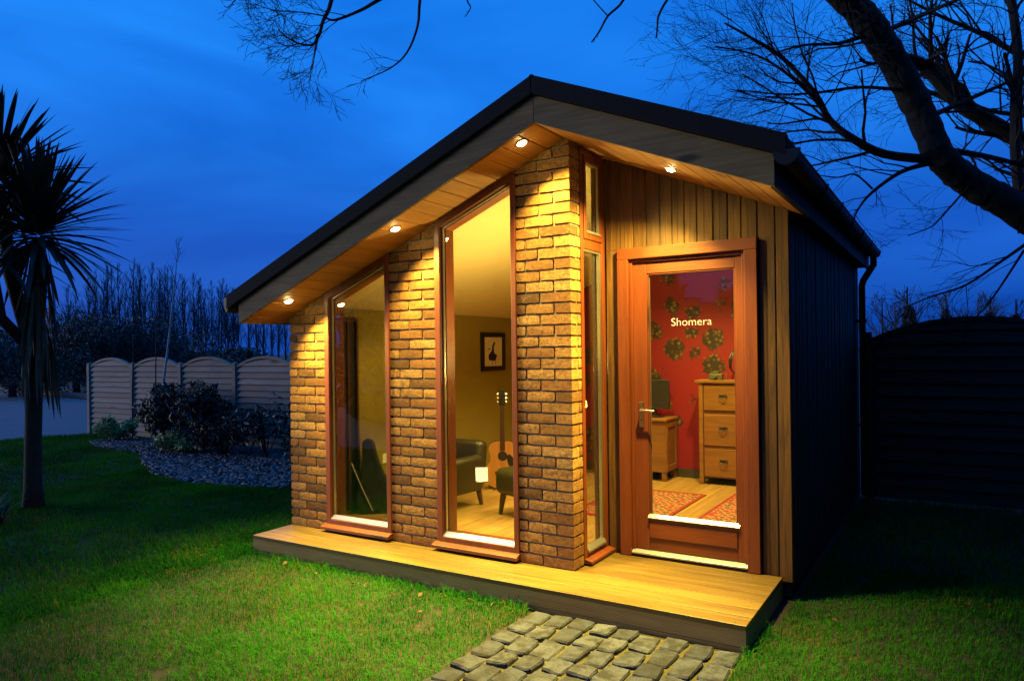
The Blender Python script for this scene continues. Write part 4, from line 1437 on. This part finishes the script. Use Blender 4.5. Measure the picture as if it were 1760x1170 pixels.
fence = empty('garden_fence', (0, 0, 0), label='pale lap fence of arched panels behind the slate bed', cat='fence')
posts = [-10.74, -9.14, -7.565, -5.98, -4.40, -2.82]
for i in range(5):
    fence_panel(fence, posts[i] + 0.045, posts[i + 1] - 0.045, 4.02, 1.43, 1.60, M['fence'], pitch=0.108)
for x in posts:
    b_ = MB().box(x - 0.043, x + 0.043, 3.965, 4.05, 0, 1.475)
    b_.add([(x - 0.048, 3.96, 1.475), (x + 0.048, 3.96, 1.475), (x + 0.048, 4.055, 1.475), (x - 0.048, 4.055, 1.475), (x, 4.007, 1.505)], [(0, 1, 4), (1, 2, 4), (2, 3, 4), (3, 0, 4), (3, 2, 1, 0)])
    b_.build('post', M['fence'], fence)
f2 = empty('garden_fence', (0, 0, 0), label='dark arched fence panel to the right of the timber side wall', cat='fence')
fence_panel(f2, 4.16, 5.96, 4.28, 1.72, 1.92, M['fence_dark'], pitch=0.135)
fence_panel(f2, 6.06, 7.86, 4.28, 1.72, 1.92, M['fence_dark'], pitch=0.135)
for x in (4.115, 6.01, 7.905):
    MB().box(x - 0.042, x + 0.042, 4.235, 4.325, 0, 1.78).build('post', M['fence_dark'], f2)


# ================================================================ TREES
def rot_about(v, axis, ang):
    return Matrix.Rotation(ang, 3, axis) @ v


def branch_tree(segs, p, d, L, r, lvl, rr, spread, up=0.0, kids=3, shrink=0.62, nseg=4, wig=0.18, minr=0.0012, start=0.35, rshr=0.55):
    """recursive bare branching; segs collects polylines (pts, radii)"""
    pts = [p.copy()]; rad = [r]
    step = L / nseg
    dirs = []
    for i in range(nseg):
        d = (d + Vector((rr.gauss(0, wig), rr.gauss(0, wig), rr.gauss(0, wig) + up))).normalized()
        p = p + d * step
        pts.append(p.copy()); rad.append(max(minr, r * (1 - 0.55 * (i + 1) / nseg)))
        dirs.append(d.copy())
    segs.append((pts, rad))
    if lvl <= 0: return
    for k in range(kids):
        f = start + (1 - start) * (k + rr.random()) / kids
        i = min(nseg - 1, int(f * nseg))
        base = pts[i].lerp(pts[i + 1], f * nseg - i)
        ax = dirs[i].orthogonal().normalized()
        ax = rot_about(ax, dirs[i], rr.uniform(0, 6.28))
        nd = rot_about(dirs[i], ax, spread * rr.uniform(0.6, 1.25))
        branch_tree(segs, base, nd, L * shrink * rr.uniform(0.75, 1.2), max(minr, rad[i] * rshr), lvl - 1, rr, spread, up, kids, shrink, nseg if lvl > 2 else 3, wig, minr, start, rshr)


def segs_mesh(name, segs, mat, nfun):
    V, F = [], []
    mb = MB()
    for pts, rad in segs:
        mb.tube(pts, rad, nfun(rad[0]), False)
    me = mb.mesh(name, mat)
    return me


# big leaning tree on the right
TB = M['bark']
tree = empty('overhanging_tree', (7.1, 5.3, 0), label='large bare tree leaning in from the right over the garden room', cat='tree')
D0 = 7.2
limb_px = [(2150, 640, 7.6), (1900, 470, 7.4), (1760, 368, 7.2), (1670, 316, 7.2), (1617, 268, 7.1), (1574, 178, 7.1), (1528, 92, 7.0), (1490, 38, 6.9), (1455, -2, 6.8), (1370, -75, 6.6), (1270, -150, 6.3), (1130, -215, 6.0), (960, -260, 5.7), (780, -290, 5.5), (640, -310, 5.4)]
limb = [Vector((7.1, 5.3, 0.0)), Vector((7.0, 5.2, 0.8))] + [at(*q) for q in limb_px]
lr = [0.28, 0.24, 0.20, 0.17, 0.148, 0.140, 0.135, 0.132, 0.130, 0.132, 0.122, 0.112, 0.10, 0.085, 0.07, 0.055, 0.04]
# subdivide with a little knobbliness
P2, R2 = [], []
for i in range(len(limb) - 1):
    for k in range(10):
        f = k / 10
        p0 = limb[max(i - 1, 0)]; p1 = limb[i]; p2 = limb[i + 1]; p3 = limb[min(i + 2, len(limb) - 1)]
        p = 0.5 * ((2 * p1) + (p2 - p0) * f + (2 * p0 - 5 * p1 + 4 * p2 - p3) * f * f + (3 * p1 - p0 - 3 * p2 + p3) * f ** 3)
        P2.append(p); R2.append((lr[i] * (1 - f) + lr[i + 1] * f) * rng.uniform(.95, 1.05))
P2.append(limb[-1]); R2.append(lr[-1])
from mathutils import noise as mnoise
tr_ = MB().tube(P2, R2, 26).build('trunk', TB, tree)
for v in tr_.data.vertices:
    c_ = min(range(len(P2)), key=lambda i: (P2[i] - v.co).length_squared)
    d_ = (v.co - P2[c_])
    q_ = v.co * 1.0
    k_ = mnoise.noise(Vector((q_.x * 16, q_.y * 16, q_.z * 5))) * .08 + mnoise.noise(q_ * 3.1) * .06 + abs(mnoise.noise(Vector((q_.x * 30, q_.y * 30, q_.z * 9)))) * .08
    v.co = v.co + d_ * k_
tree_children_fix = []
segs = []
rr = random.Random(21)


def limb_path(px, r0, r1, sub=2, n=None, twigs=8, L=0.7, lvl=2, spread=0.7, up=0.0, kids=3, t0=0.15, wig=.16, minr=.0016):
    pts = [at(*q) for q in px]
    PP, RR = [], []
    N = (len(pts) - 1) * 4
    for i in range(len(pts) - 1):
        for k in range(4):
            f = k / 4
            p0 = pts[max(i - 1, 0)]; p1 = pts[i]; p2 = pts[i + 1]; p3 = pts[min(i + 2, len(pts) - 1)]
            p = 0.5 * ((2 * p1) + (p2 - p0) * f + (2 * p0 - 5 * p1 + 4 * p2 - p3) * f * f + (3 * p1 - p0 - 3 * p2 + p3) * f ** 3)
            PP.append(p); RR.append(r0 + (r1 - r0) * (i * 4 + k) / N)
    PP.append(pts[-1]); RR.append(r1)
    segs.append((PP, RR))
    for t in range(twigs):
        f = t0 + (1 - t0) * (t + rr.random()) / twigs
        i = min(len(PP) - 2, int(f * (len(PP) - 1)))
        d = (PP[i + 1] - PP[i]).normalized()
        ax = rot_about(d.orthogonal().normalized(), d, rr.uniform(0, 6.28))
        nd = rot_about(d, ax, spread * rr.uniform(.6, 1.4))
        branch_tree(segs, PP[i], nd, L * rr.uniform(.6, 1.2) * (1 - .35 * f), max(minr, RR[i] * .42), lvl, rr, .55, up, kids, .62, 4, wig, minr)


# second big limb crossing behind on the right
limb_path([(1900, 470, 7.6), (1830, 300, 7.6), (1720, 220, 7.6), (1650, 180, 7.6), (1590, 115, 7.6), (1540, 100, 7.5)], 0.09, 0.06, twigs=12, L=1.0, up=.05)
limb_path([(1770, 250, 7.8), (1700, 215, 7.8), (1650, 165, 7.9), (1620, 120, 8.0), (1560, 105, 8.0), (1480, 60, 8.0)], 0.085, 0.035, twigs=9, L=1.0, up=.05)
# left going branches over the roof
limb_path([(1610, 275, 7.1), (1520, 265, 7.1), (1460, 235, 7.0), (1425, 205, 7.0), (1400, 160, 6.9), (1345, 100, 6.9), (1290, 65, 6.8), (1245, 40, 6.8)], 0.050, 0.008, twigs=20, L=1.05, spread=.75, t0=.2, lvl=3, minr=.0014)
limb_path([(1425, 205, 7.0), (1395, 165, 6.9), (1350, 125, 6.8), (1300, 95, 6.8), (1230, 80, 6.7)], 0.022, 0.006, twigs=13, L=.85, spread=.7, lvl=3, minr=.0014)
limb_path([(1550, 155, 7.0), (1480, 150, 7.0), (1400, 160, 6.9), (1340, 162, 6.8), (1270, 155, 6.8)], 0.020, 0.005, twigs=12, L=.75, lvl=3, minr=.0014)
limb_path([(1490, 60, 6.9), (1440, 75, 6.9), (1380, 78, 6.9), (1320, 95, 6.8)], 0.025, 0.006, twigs=11, L=.9, lvl=3, minr=.0014)
limb_path([(1600, 280, 7.1), (1550, 295, 7.1), (1500, 330, 7.1), (1475, 360, 7.1), (1460, 395, 7.1)], 0.028, 0.005, twigs=9, L=.7)
limb_path([(1500, 325, 7.1), (1470, 300, 7.1), (1440, 305, 7.1), (1400, 300, 7.1)], 0.012, 0.004, twigs=7, L=.55)
limb_path([(1665, 320, 7.1), (1625, 365, 7.1), (1600, 390, 7.1), (1560, 405, 7.1)], 0.012, 0.004, twigs=7, L=.5)
limb_path([(1770, 415, 7.2), (1720, 450, 7.2), (1660, 490, 7.2), (1600, 510, 7.2), (1540, 535, 7.2)], 0.020, 0.004, twigs=9, L=.6, up=-.02)
limb_path([(1760, 430, 7.2), (1700, 520, 7.2), (1660, 560, 7.2)], 0.014, 0.004, twigs=6, L=.5)
# upright shoots right
limb_path([(1760, 400, 7.4), (1745, 250, 7.4), (1750, 100, 7.4), (1735, -20, 7.4)], 0.055, 0.04, twigs=14, L=.9)
limb_path([(1600, 200, 7.3), (1690, 160, 7.4), (1760, 130, 7.4)], 0.03, 0.012, twigs=8, L=.9)
limb_path([(1520, 55, 7.1), (1600, 20, 7.2), (1680, -15, 7.3)], 0.03, 0.015, twigs=9, L=.8)
limb_path([(1640, 260, 7.2), (1700, 270, 7.2), (1780, 290, 7.2)], 0.035, 0.02, twigs=8, L=.7)
limb_path([(1760, 100, 7.9), (1690, 60, 7.9), (1620, 30, 7.9), (1560, 0, 7.9)], 0.035, 0.012, twigs=14, L=1.0, lvl=3)
limb_path([(1780, 200, 7.9), (1700, 190, 7.9), (1640, 165, 7.9), (1560, 160, 7.9)], 0.03, 0.01, twigs=14, L=.9, lvl=3)
limb_path([(1560, 160, 6.9), (1500, 60, 6.8), (1495, -30, 6.8)], 0.012, 0.006, twigs=6, L=.6)
# twigs hanging from the overhead limb into the top of the picture
limb_path([(900, -270, 5.6), (760, -60, 5.5), (655, -2, 5.4), (620, 18, 5.4), (575, 35, 5.4), (556, 28, 5.4)], 0.020, 0.007, twigs=5, L=.5, lvl=2, t0=.7)
limb_path([(640, -310, 5.4), (590, -120, 5.4), (570, 0, 5.4), (556, 35, 5.4), (548, 62, 5.4), (535, 78, 5.4), (505, 72, 5.4), (478, 52, 5.4)], 0.022, 0.004, twigs=15, L=.50, lvl=3, t0=.5, spread=.6, wig=.22)
limb_path([(556, 28, 5.4), (520, 22, 5.4), (470, 18, 5.4), (440, 8, 5.4)], 0.007, 0.003, twigs=9, L=.34, lvl=2, t0=.05)
limb_path([(780, -290, 5.5), (735, -80, 5.5), (722, 0, 5.5), (718, 45, 5.5), (700, 90, 5.5), (670, 118, 5.5), (620, 140, 5.5)], 0.018, 0.003, twigs=7, L=.35, lvl=1, t0=.75)
limb_path([(860, -270, 5.6), (800, -40, 5.5), (803, 0, 5.5), (809, 14, 5.5), (800, 29, 5.5)], 0.010, 0.004, twigs=2, L=.07, lvl=0, t0=.8)
limb_path([(1130, -215, 6.0), (1090, -60, 5.6), (1072, 0, 5.5), (1045, 28, 5.5), (1030, 55, 5.5), (1017, 73, 5.5)], 0.014, 0.006, twigs=3, L=.06, lvl=0, t0=.85)
limb_path([(1045, 28, 5.5), (1030, 12, 5.5), (1010, -12, 5.5)], 0.006, 0.005, twigs=0)
limb_path([(1270, -150, 6.3), (1190, -60, 5.8), (1147, 0, 5.6), (1132, 28, 5.6), (1130, 45, 5.6), (1128, 66, 5.6)], 0.014, 0.006, twigs=3, L=.06, lvl=0, t0=.85)
limb_path([(640, -310, 5.4), (480, -120, 5.4), (405, 0, 5.4), (385, 12, 5.4)], 0.01, 0.003, twigs=2, L=.2, lvl=1, t0=.8)
tw = link('branches', segs_mesh('branches', segs, TB, lambda r: 8 if r > .03 else (5 if r > .01 else 3)), tree)
for o in (tr_, tw):
    o.matrix_parent_inverse = Matrix.Translation((-7.1, -5.3, 0))


def simple_tree(name, label, cat, base, h, rr, group, lean=0, fast=True, spread=.32, mat=None, lvl=3, r0=None, up=.10, kids=7, trunkfrac=.95, L0=.34):
    e = empty(name, base, 0, label, cat, group)
    r0 = r0 or h * .012
    pts, rad = [], []
    n_ = 10
    p = Vector((0, 0, 0))
    for i in range(n_ + 1):
        pts.append(p.copy()); rad.append(max(.012, r0 * (1 - .9 * i / n_)))
        p = p + Vector((rr.gauss(lean, .05) * h / n_ * .6, rr.gauss(0, .05) * h / n_ * .6, h / n_ * trunkfrac))
    MB().tube(pts, rad, 6, False).build('trunk', mat or M['far_bark'], e, fix=False)
    segs2 = []
    for k in range(kids * 3):
        f = .15 + .8 * (k + rr.random()) / (kids * 3)
        i = min(n_ - 1, int(f * n_))
        b0 = pts[i].lerp(pts[i + 1], f * n_ - i)
        a_ = rr.uniform(0, 6.28)
        nd = Vector((math.cos(a_) * math.sin(spread * rr.uniform(.7, 1.5)), math.sin(a_) * math.sin(spread * rr.uniform(.7, 1.5)), 1)).normalized()
        branch_tree(segs2, b0, nd, h * L0 * (1.1 - f) * rr.uniform(.7, 1.2), rad[i] * .4, lvl - 2, rr, .45, up, 4, .55, 4, .10, .011 if fast else .004)
    link('branches', segs_mesh('branches', segs2, mat or M['far_bark'], lambda r: 3), e)
    return e


# slender tall trees beyond the fence
pop = [(118, 480, 58), (150, 468, 60), (166, 455, 62), (182, 434, 55), (205, 440, 60), (228, 436, 57), (240, 446, 62), (262, 438, 56), (272, 448, 62), (288, 446, 58), (312, 460, 60), (330, 458, 63), (346, 466, 58), (362, 474, 61), (376, 470, 59),
       (390, 478, 62), (402, 486, 60), (425, 505, 64), (440, 512, 62), (452, 508, 66), (466, 520, 64), (478, 512, 66), (490, 515, 64)]
pop += [(px + 7 + (i * 5) % 6, py + 6 + (i * 7) % 17, d + 9) for i, (px, py, d) in enumerate(pop[:17])]
for i, (px, py, d) in enumerate(pop):
    top_ = at(px, py, d)
    rr2 = random.Random(100 + i)
    simple_tree('bare_tree', 'tall slender bare tree in the row beyond the pale fence', 'tree', (top_.x, top_.y, -.05), top_.z, rr2, 'slender bare trees beyond the fence', r0=.075 + .04 * rr2.random(), kids=10, spread=.28)


# leafy masses
def leaf_cloud(name, mat, centers, n_, size, parent=None, rseed=1, stretch=1.6):
    r = np.random.default_rng(rseed)
    Vs = []
    for (c, rad) in centers:
        m_ = int(n_ * rad[0] * rad[2] / sum(q[1][0] * q[1][2] for q in centers))
        u = r.normal(size=(m_, 3)); u /= np.linalg.norm(u, axis=1)[:, None]
        u *= (r.uniform(0.25, 1, (m_, 1)) ** .45)
        P = np.array(c) + u * np.array(rad)
        Vs.append(P)
    P = np.concatenate(Vs)
    m_ = len(P)
    a_ = r.normal(size=(m_, 3)); a_ /= np.linalg.norm(a_, axis=1)[:, None]
    b0 = r.normal(size=(m_, 3)); b0 -= a_ * (a_ * b0).sum(1)[:, None]; b0 /= np.linalg.norm(b0, axis=1)[:, None]
    s_ = size * r.uniform(.6, 1.4, (m_, 1))
    V = np.stack([P - a_ * s_ * stretch, P + b0 * s_ * .5, P + a_ * s_ * stretch, P - b0 * s_ * .5], 1)
    F = np.arange(m_ * 4).reshape(-1, 4)
    return link(name, np_mesh(name, V.reshape(-1, 3), F, mat), parent)


def lump(base, w_, h_, k, rs):
    r = random.Random(rs)
    return [((r.uniform(-w_, w_) * .6, r.uniform(-w_, w_) * .6, h_ * r.uniform(.25, .8)), (w_ * r.uniform(.35, .6), w_ * r.uniform(.35, .6), h_ * r.uniform(.18, .32))) for _ in range(k)]


ev = [(20, 700, 30, 3.4, 3.0, 'dark evergreen bush behind the palm trunk'), (130, 690, 34, 3.4, 3.9, 'dark broad evergreen tree rising left of the pale fence'), (215, 640, 36, 3.2, 4.2, 'dark rounded evergreen tree behind the first fence panels'), (275, 640, 40, 3.0, 3.0, 'lower dark evergreen tree behind the birch stem'), (345, 640, 44, 3.4, 2.0, 'low dark hedge bush behind the third fence panel')]
for i, (px, py, d, w_, h_, lab) in enumerate(ev):
    p = at(px, 612, d)
    e = empty('evergreen_tree', (p.x, p.y, -.05), 0, lab, 'tree', 'dark evergreens beyond the fence')
    MB().tube([(0, 0, 0), (0.1, 0, h_ * .7)], [.18, .06], 6).build('trunk', M['far_bark'], e)
    leaf_cloud('crown', M['ivy'], lump(None, w_, h_, 14, 40 + i), 15000, .05, e, 60 + i)
# far hedge line closing the horizon
hp = [at(-400, 612, 70), at(-150, 612, 60), at(60, 612, 52), at(300, 612, 50), at(420, 612, 58)]
for i, p in enumerate(hp[:4]):
    q = hp[i + 1]
    c_ = [((t * (q.x - p.x), t * (q.y - p.y), 0.8), (2.6, 2.6, 1.2 + .3 * math.sin(5 * t + i))) for t in [k / 6 for k in range(7)]]
    e = leaf_cloud('hedge', M['ivy'], c_, 7000, .13, None, 80 + i)
    e.location = (p.x, p.y, -.05)
    tag(e, ['dark hedge run far left beyond the pale road', 'dark hedge run behind the palm trunk beyond the road', 'dark hedge run left of the fence beyond the road', 'dark hedge run beyond the middle fence panels'][i], 'hedge', 'far hedge runs')

# unseen screens: hedge mirrored in the door pane, conifers added to block sky light
def screen(p, q, h_, th_, n_, size, seed, name, label, cat, group):
    p, q = Vector((*p, 0)), Vector((*q, 0))
    L = (q - p).length
    m_ = max(3, int(L / 1.3))
    e = empty(name, (p.x, p.y, -.05), 0, label, cat, group)
    d_ = (q - p).normalized(); nn = Vector((-d_.y, d_.x, 0)) * th_ * .45
    c0, c1 = Vector((0, 0, 0)), q - p
    core = MB().add([c0 - nn, c1 - nn, c1 + nn, c0 + nn] + [v + Vector((0, 0, h_ * .9)) for v in (c0 - nn * .3, c1 - nn * .3, c1 + nn * .3, c0 + nn * .3)],
                    [(3, 2, 1, 0), (4, 5, 6, 7), (0, 1, 5, 4), (1, 2, 6, 5), (2, 3, 7, 6), (3, 0, 4, 7)])
    core.build('opaque_core', M['ivy'], e)  # solid core put inside the leaves so the screen stops light
    rq = random.Random(seed)
    cc = []
    for k in range(m_ + 1):
        t = k / m_
        for z_ in (.15, .38, .62, .84):
            w_ = th_ * (1.05 - .7 * z_)
            cc.append(((t * (q.x - p.x) + rq.uniform(-.2, .2), t * (q.y - p.y) + rq.uniform(-.2, .2), h_ * z_ * rq.uniform(.92, 1.08)), (w_, w_, h_ * .16)))
    leaf_cloud('foliage', M['ivy'], cc, n_, size, e, seed)
    return e


screen((-7.0, -9.0), (-1.8, -12.0), 7.0, 1.3, 9000, .2, 180, 'sky_blocker_hedge', 'added dark conifer hedge behind the viewer on the left, blocking sky light from lawn and panes', 'hedge', None)  # added out of view to cut sky light on lawn and panes
screen((-1.5, -14.5), (8, -18), 3.3, 1.2, 7000, .16, 181, 'hedge', 'dark hedge across the garden, seen only as a mirror image in the door pane', 'hedge', None)
cb_ = [(7.3, 3.3), (7.3, -1.5), (7.9, -6.5), (8.6, -12), (6.0, -17)]
for i in range(4):
    screen(cb_[i], cb_[i + 1], 8.0, 1.25, 9000, .2, 200 + i, 'sky_blocker_hedge', 'added dark conifer hedge, unseen on the right, blocking sky light from the garden', 'hedge', 'added sky-blocking hedge on the right')  # unseen runs added to keep sky light off side wall and fence

# bare trees with ivy on the right, beyond the dark fence
rt = [(1515, 470, 17, 0), (1562, 452, 18, 1), (1625, 468, 19, 1), (1680, 478, 22, 0), (1700, 472, 20, 1), (1745, 480, 20, 1)]
for i, (px, py, d, ivy) in enumerate(rt):
    t_ = at(px, py, d)
    rr2 = random.Random(300 + i)
    lab = ['thin bare tree just right of the downpipe', 'ivy clad forked bare tree behind the dark fence', 'bare tree with ivied trunk behind the middle of the dark fence', 'slim bare tree between the ivied trunks on the right', 'bushy ivied tree behind the dark fence under the leaning branch', 'ivied tree at the right edge behind the dark fence'][i]
    e = simple_tree('bare_tree', lab, 'tree', (t_.x, t_.y, -.05), t_.z, rr2, 'bare trees beyond the dark fence', fast=False, spread=.75, lvl=4, r0=.13 if ivy else .08, up=.04, kids=6, trunkfrac=.85, L0=.42)
    if ivy:
        leaf_cloud('ivy', M['ivy'], [((0, 0, t_.z * f), (.30 * (1.1 - f), .30 * (1.1 - f), t_.z * .12)) for f in (.2, .35, .5, .62)], 2600, .045, e, 90 + i)

# ---- palm-like cordyline on the left
PB = Vector((-3.55, -0.42, 0))
palm = empty('palm_tree', PB, label='spiky palm tree with dark sword leaves at the left edge', cat='palm tree')
rp = random.Random(5)
h1 = at(66, 408, 7.7) - PB; h2 = at(-2, 318, 7.8) - PB; h3 = at(-20, 430, 7.4) - PB
tp = [(0, 0, 0), (0.0, 0, .25), (0.01, 0, .7), (0.03, 0.01, 1.25), (0.02, 0, 1.7), h1 * .80, h1]
MB().tube(tp, [.115, .09, .082, .08, .085, .09, .06], 12).build('trunk', M['palm_bark'], palm, smooth=True)
MB().tube([tp[4], h2 * .72 + Vector((.05, 0, 0)), h2], [.07, .07, .05], 10).build('trunk', M['palm_bark'], palm, smooth=True)
MB().tube([tp[4], h3 * .75, h3], [.06, .06, .05], 10).build('trunk', M['palm_bark'], palm, smooth=True)


def sword(L, w_, droop, fold=.25):
    n_ = 7
    vs_, fs = [], []
    for i in range(n_ + 1):
        f = i / n_
        x = L * f; z = -droop * L * f ** 2.2
        ww = w_ * (math.sin(math.pi * min(1, .12 + f * .88)) ** .6) * (1 - f * .15) if i < n_ else .0006
        vs_ += [(x, -ww, z + ww * fold), (x, 0, z), (x, ww, z + ww * fold)]
    for i in range(n_):
        for k in range(2):
            fs.append((i * 3 + k, i * 3 + k + 1, (i + 1) * 3 + k + 1, (i + 1) * 3 + k))
    return MB().add(vs_, fs)


sm_ = [sword(L, .032, dr).mesh('leaf', M['palm_leaf'], True) for L, dr in ((.92, .05), (.90, .13), (.88, .25), (.82, .42))]
dm_ = [sword(L, .018, dr).mesh('dead_leaf', M['dead_leaf'], True) for L, dr in ((.75, .05), (.65, -.08), (.85, .1))]


def orient(o, d, roll):
    q = d.to_track_quat('X', 'Z')
    o.rotation_mode = 'QUATERNION'
    from mathutils import Quaternion
    o.rotation_quaternion = q @ Quaternion((1, 0, 0), roll)


for hc, n_ in ((h1, 150), (h2, 110), (h3, 38)):
    for i in range(n_):
        el = R(88) - R(116) * ((i + .5) / n_) ** .9
        az = i * 2.39996 + rp.uniform(-.2, .2)
        d = Vector((math.cos(az) * math.cos(el), math.sin(az) * math.cos(el), math.sin(el)))
        k = 0 if el > R(35) else (1 if el > R(5) else (2 if el > R(-20) else 3))
        o = link('leaf', sm_[k], palm, hc + d * .05 + Vector((0, 0, .10 * math.sin(el))))
        orient(o, d, rp.uniform(-.3, .3))
for i in range(70):
    az = rp.uniform(0, 6.28)
    z = rp.uniform(-1.25, -.1)
    d = Vector((math.cos(az) * .16, math.sin(az) * .16, -1)).normalized()
    o = link('dead_leaf', dm_[i % 3], palm, h1 + Vector((math.cos(az) * .09, math.sin(az) * .09, z)))
    orient(o, d, rp.uniform(-1, 1))
# grassy tuft near the palm foot
tf = empty('leafy_tuft', (-3.0, -1.05, 0), label='tuft of long arching leaves on the lawn by the palm foot', cat='plant')
tm_ = [sword(L, .008, dr).mesh('leaf', M['grass'] if False else M['dark_leaf'], True) for L, dr in ((.4, .5), (.3, .35))]
for i in range(34):
    az = rp.uniform(0, 6.28); el = R(rp.uniform(45, 85))
    o = link('leaf', tm_[i % 2], tf, (rp.uniform(-.12, .12), rp.uniform(-.12, .12), 0))
    orient(o, Vector((math.cos(az) * math.cos(el), math.sin(az) * math.cos(el), math.sin(el))), 0)

# ---- planting in front of the fence
def shrub(name, label, cat, base, w_, h_, n_, size, mat, seed, group=None, stems=9, stretch=1.6):
    e = empty(name, base, 0, label, cat, group)
    r = random.Random(seed)
    mb = MB()
    cent = []
    for i in range(stems):
        a_ = r.uniform(0, 6.28); k_ = r.uniform(.25, 1)
        tip = Vector((math.cos(a_) * w_ * k_, math.sin(a_) * w_ * k_, h_ * r.uniform(.5, 1)))
        mb.tube([(0, 0, 0), tip * .5 + Vector((0, 0, h_ * .1)), tip], [.008, .006, .003], 4, False)
        for f in (.6, .85, 1.0):
            cent.append((tuple(tip * f), (w_ * .3, w_ * .3, h_ * .16)))
    mb.build('stem', M['bark'], e, fix=False)
    leaf_cloud('foliage', mat, cent, n_, size, e, seed, stretch)
    return e


shrub('shrub', 'small yellow-green variegated shrub at the foot of the first fence panel', 'shrub', (-8.75, 3.45, 0), .38, .46, 1400, .030, M['gold_leaf'], 1)
shrub('shrub', 'low yellow-green spreading shrub in the slate bed before the dark bushes', 'shrub', (-6.1, 2.95, 0), .42, .36, 1100, .032, M['gold_leaf'], 2)
shrub('shrub', 'tall dark leafy bush with curled tips before the second fence panel', 'shrub', (-6.9, 3.4, 0), .55, 1.05, 2400, .030, M['dark_leaf'], 3, stems=13, stretch=2.2)
shrub('shrub', 'widest dark bush before the third fence panel', 'shrub', (-5.9, 3.3, 0), .60, 1.10, 2900, .030, M['dark_leaf'], 4, stems=15, stretch=2.2)
shrub('shrub', 'dark bush before the post right of the widest bush', 'shrub', (-5.1, 3.1, 0), .55, .70, 1800, .028, M['dark_leaf'], 5, stems=12)
shrub('shrub', 'sparse dark shrub before the fence panel nearest the brick pier', 'shrub', (-4.2, 3.2, 0), .45, .85, 380, .035, M['dark_leaf'], 6, stems=10)
shrub('shrub', 'dark shrub touching the left edge of the brick pier in view', 'shrub', (-3.3, 2.9, 0), .4, .95, 420, .035, M['dark_leaf'], 7, stems=9)
# curled long-leaf tips
for (px, py, d_) in ((268, 655, 13.2), (333, 660, 13.0), (372, 668, 12.8)):
    pass
bi = empty('young_birch', (-7.52, 3.55, 0), label='thin pale-stemmed young tree rising in front of the second fence panel', cat='tree')
pts = [Vector((0, 0, 0)), Vector((.03, 0, .8)), Vector((.22, .02, 1.7)), Vector((.42, .02, 2.7)), Vector((.62, .02, 3.8))]
MB().tube(pts, [.030, .026, .020, .013, .003], 7).build('trunk', M['birch'], bi, smooth=True)
sg = []
rb = random.Random(8)
for k in range(22):
    f = .42 + .55 * (k + rb.random()) / 22
    i = min(3, int(f * 4)); b0 = pts[i].lerp(pts[i + 1], f * 4 - i)
    a_ = rb.uniform(0, 6.28)
    branch_tree(sg, b0, Vector((math.cos(a_) * .45, math.sin(a_) * .45, 1)).normalized(), .75 * (1.15 - f), .006, 1, rb, .5, .05, 3, .6, 4, .1, .0025)
link('branches', segs_mesh('branches', sg, M['far_bark'], lambda r: 3), bi)
for (x, y, z, lab) in ((-8.50, 3.6, 2.05, 'bare thin sapling stem above the first fence post'), (-7.90, 3.7, 2.65, 'slim dark stake standing between the sapling and the birch')):
    e = MB().tube([(0, 0, 0), (.02, 0, z * .5), (.08, 0, z)], [.014, .012, .006], 6).build('sapling', M['far_bark'], None, (x, y, 0))
    tag(e, lab, 'sapling')
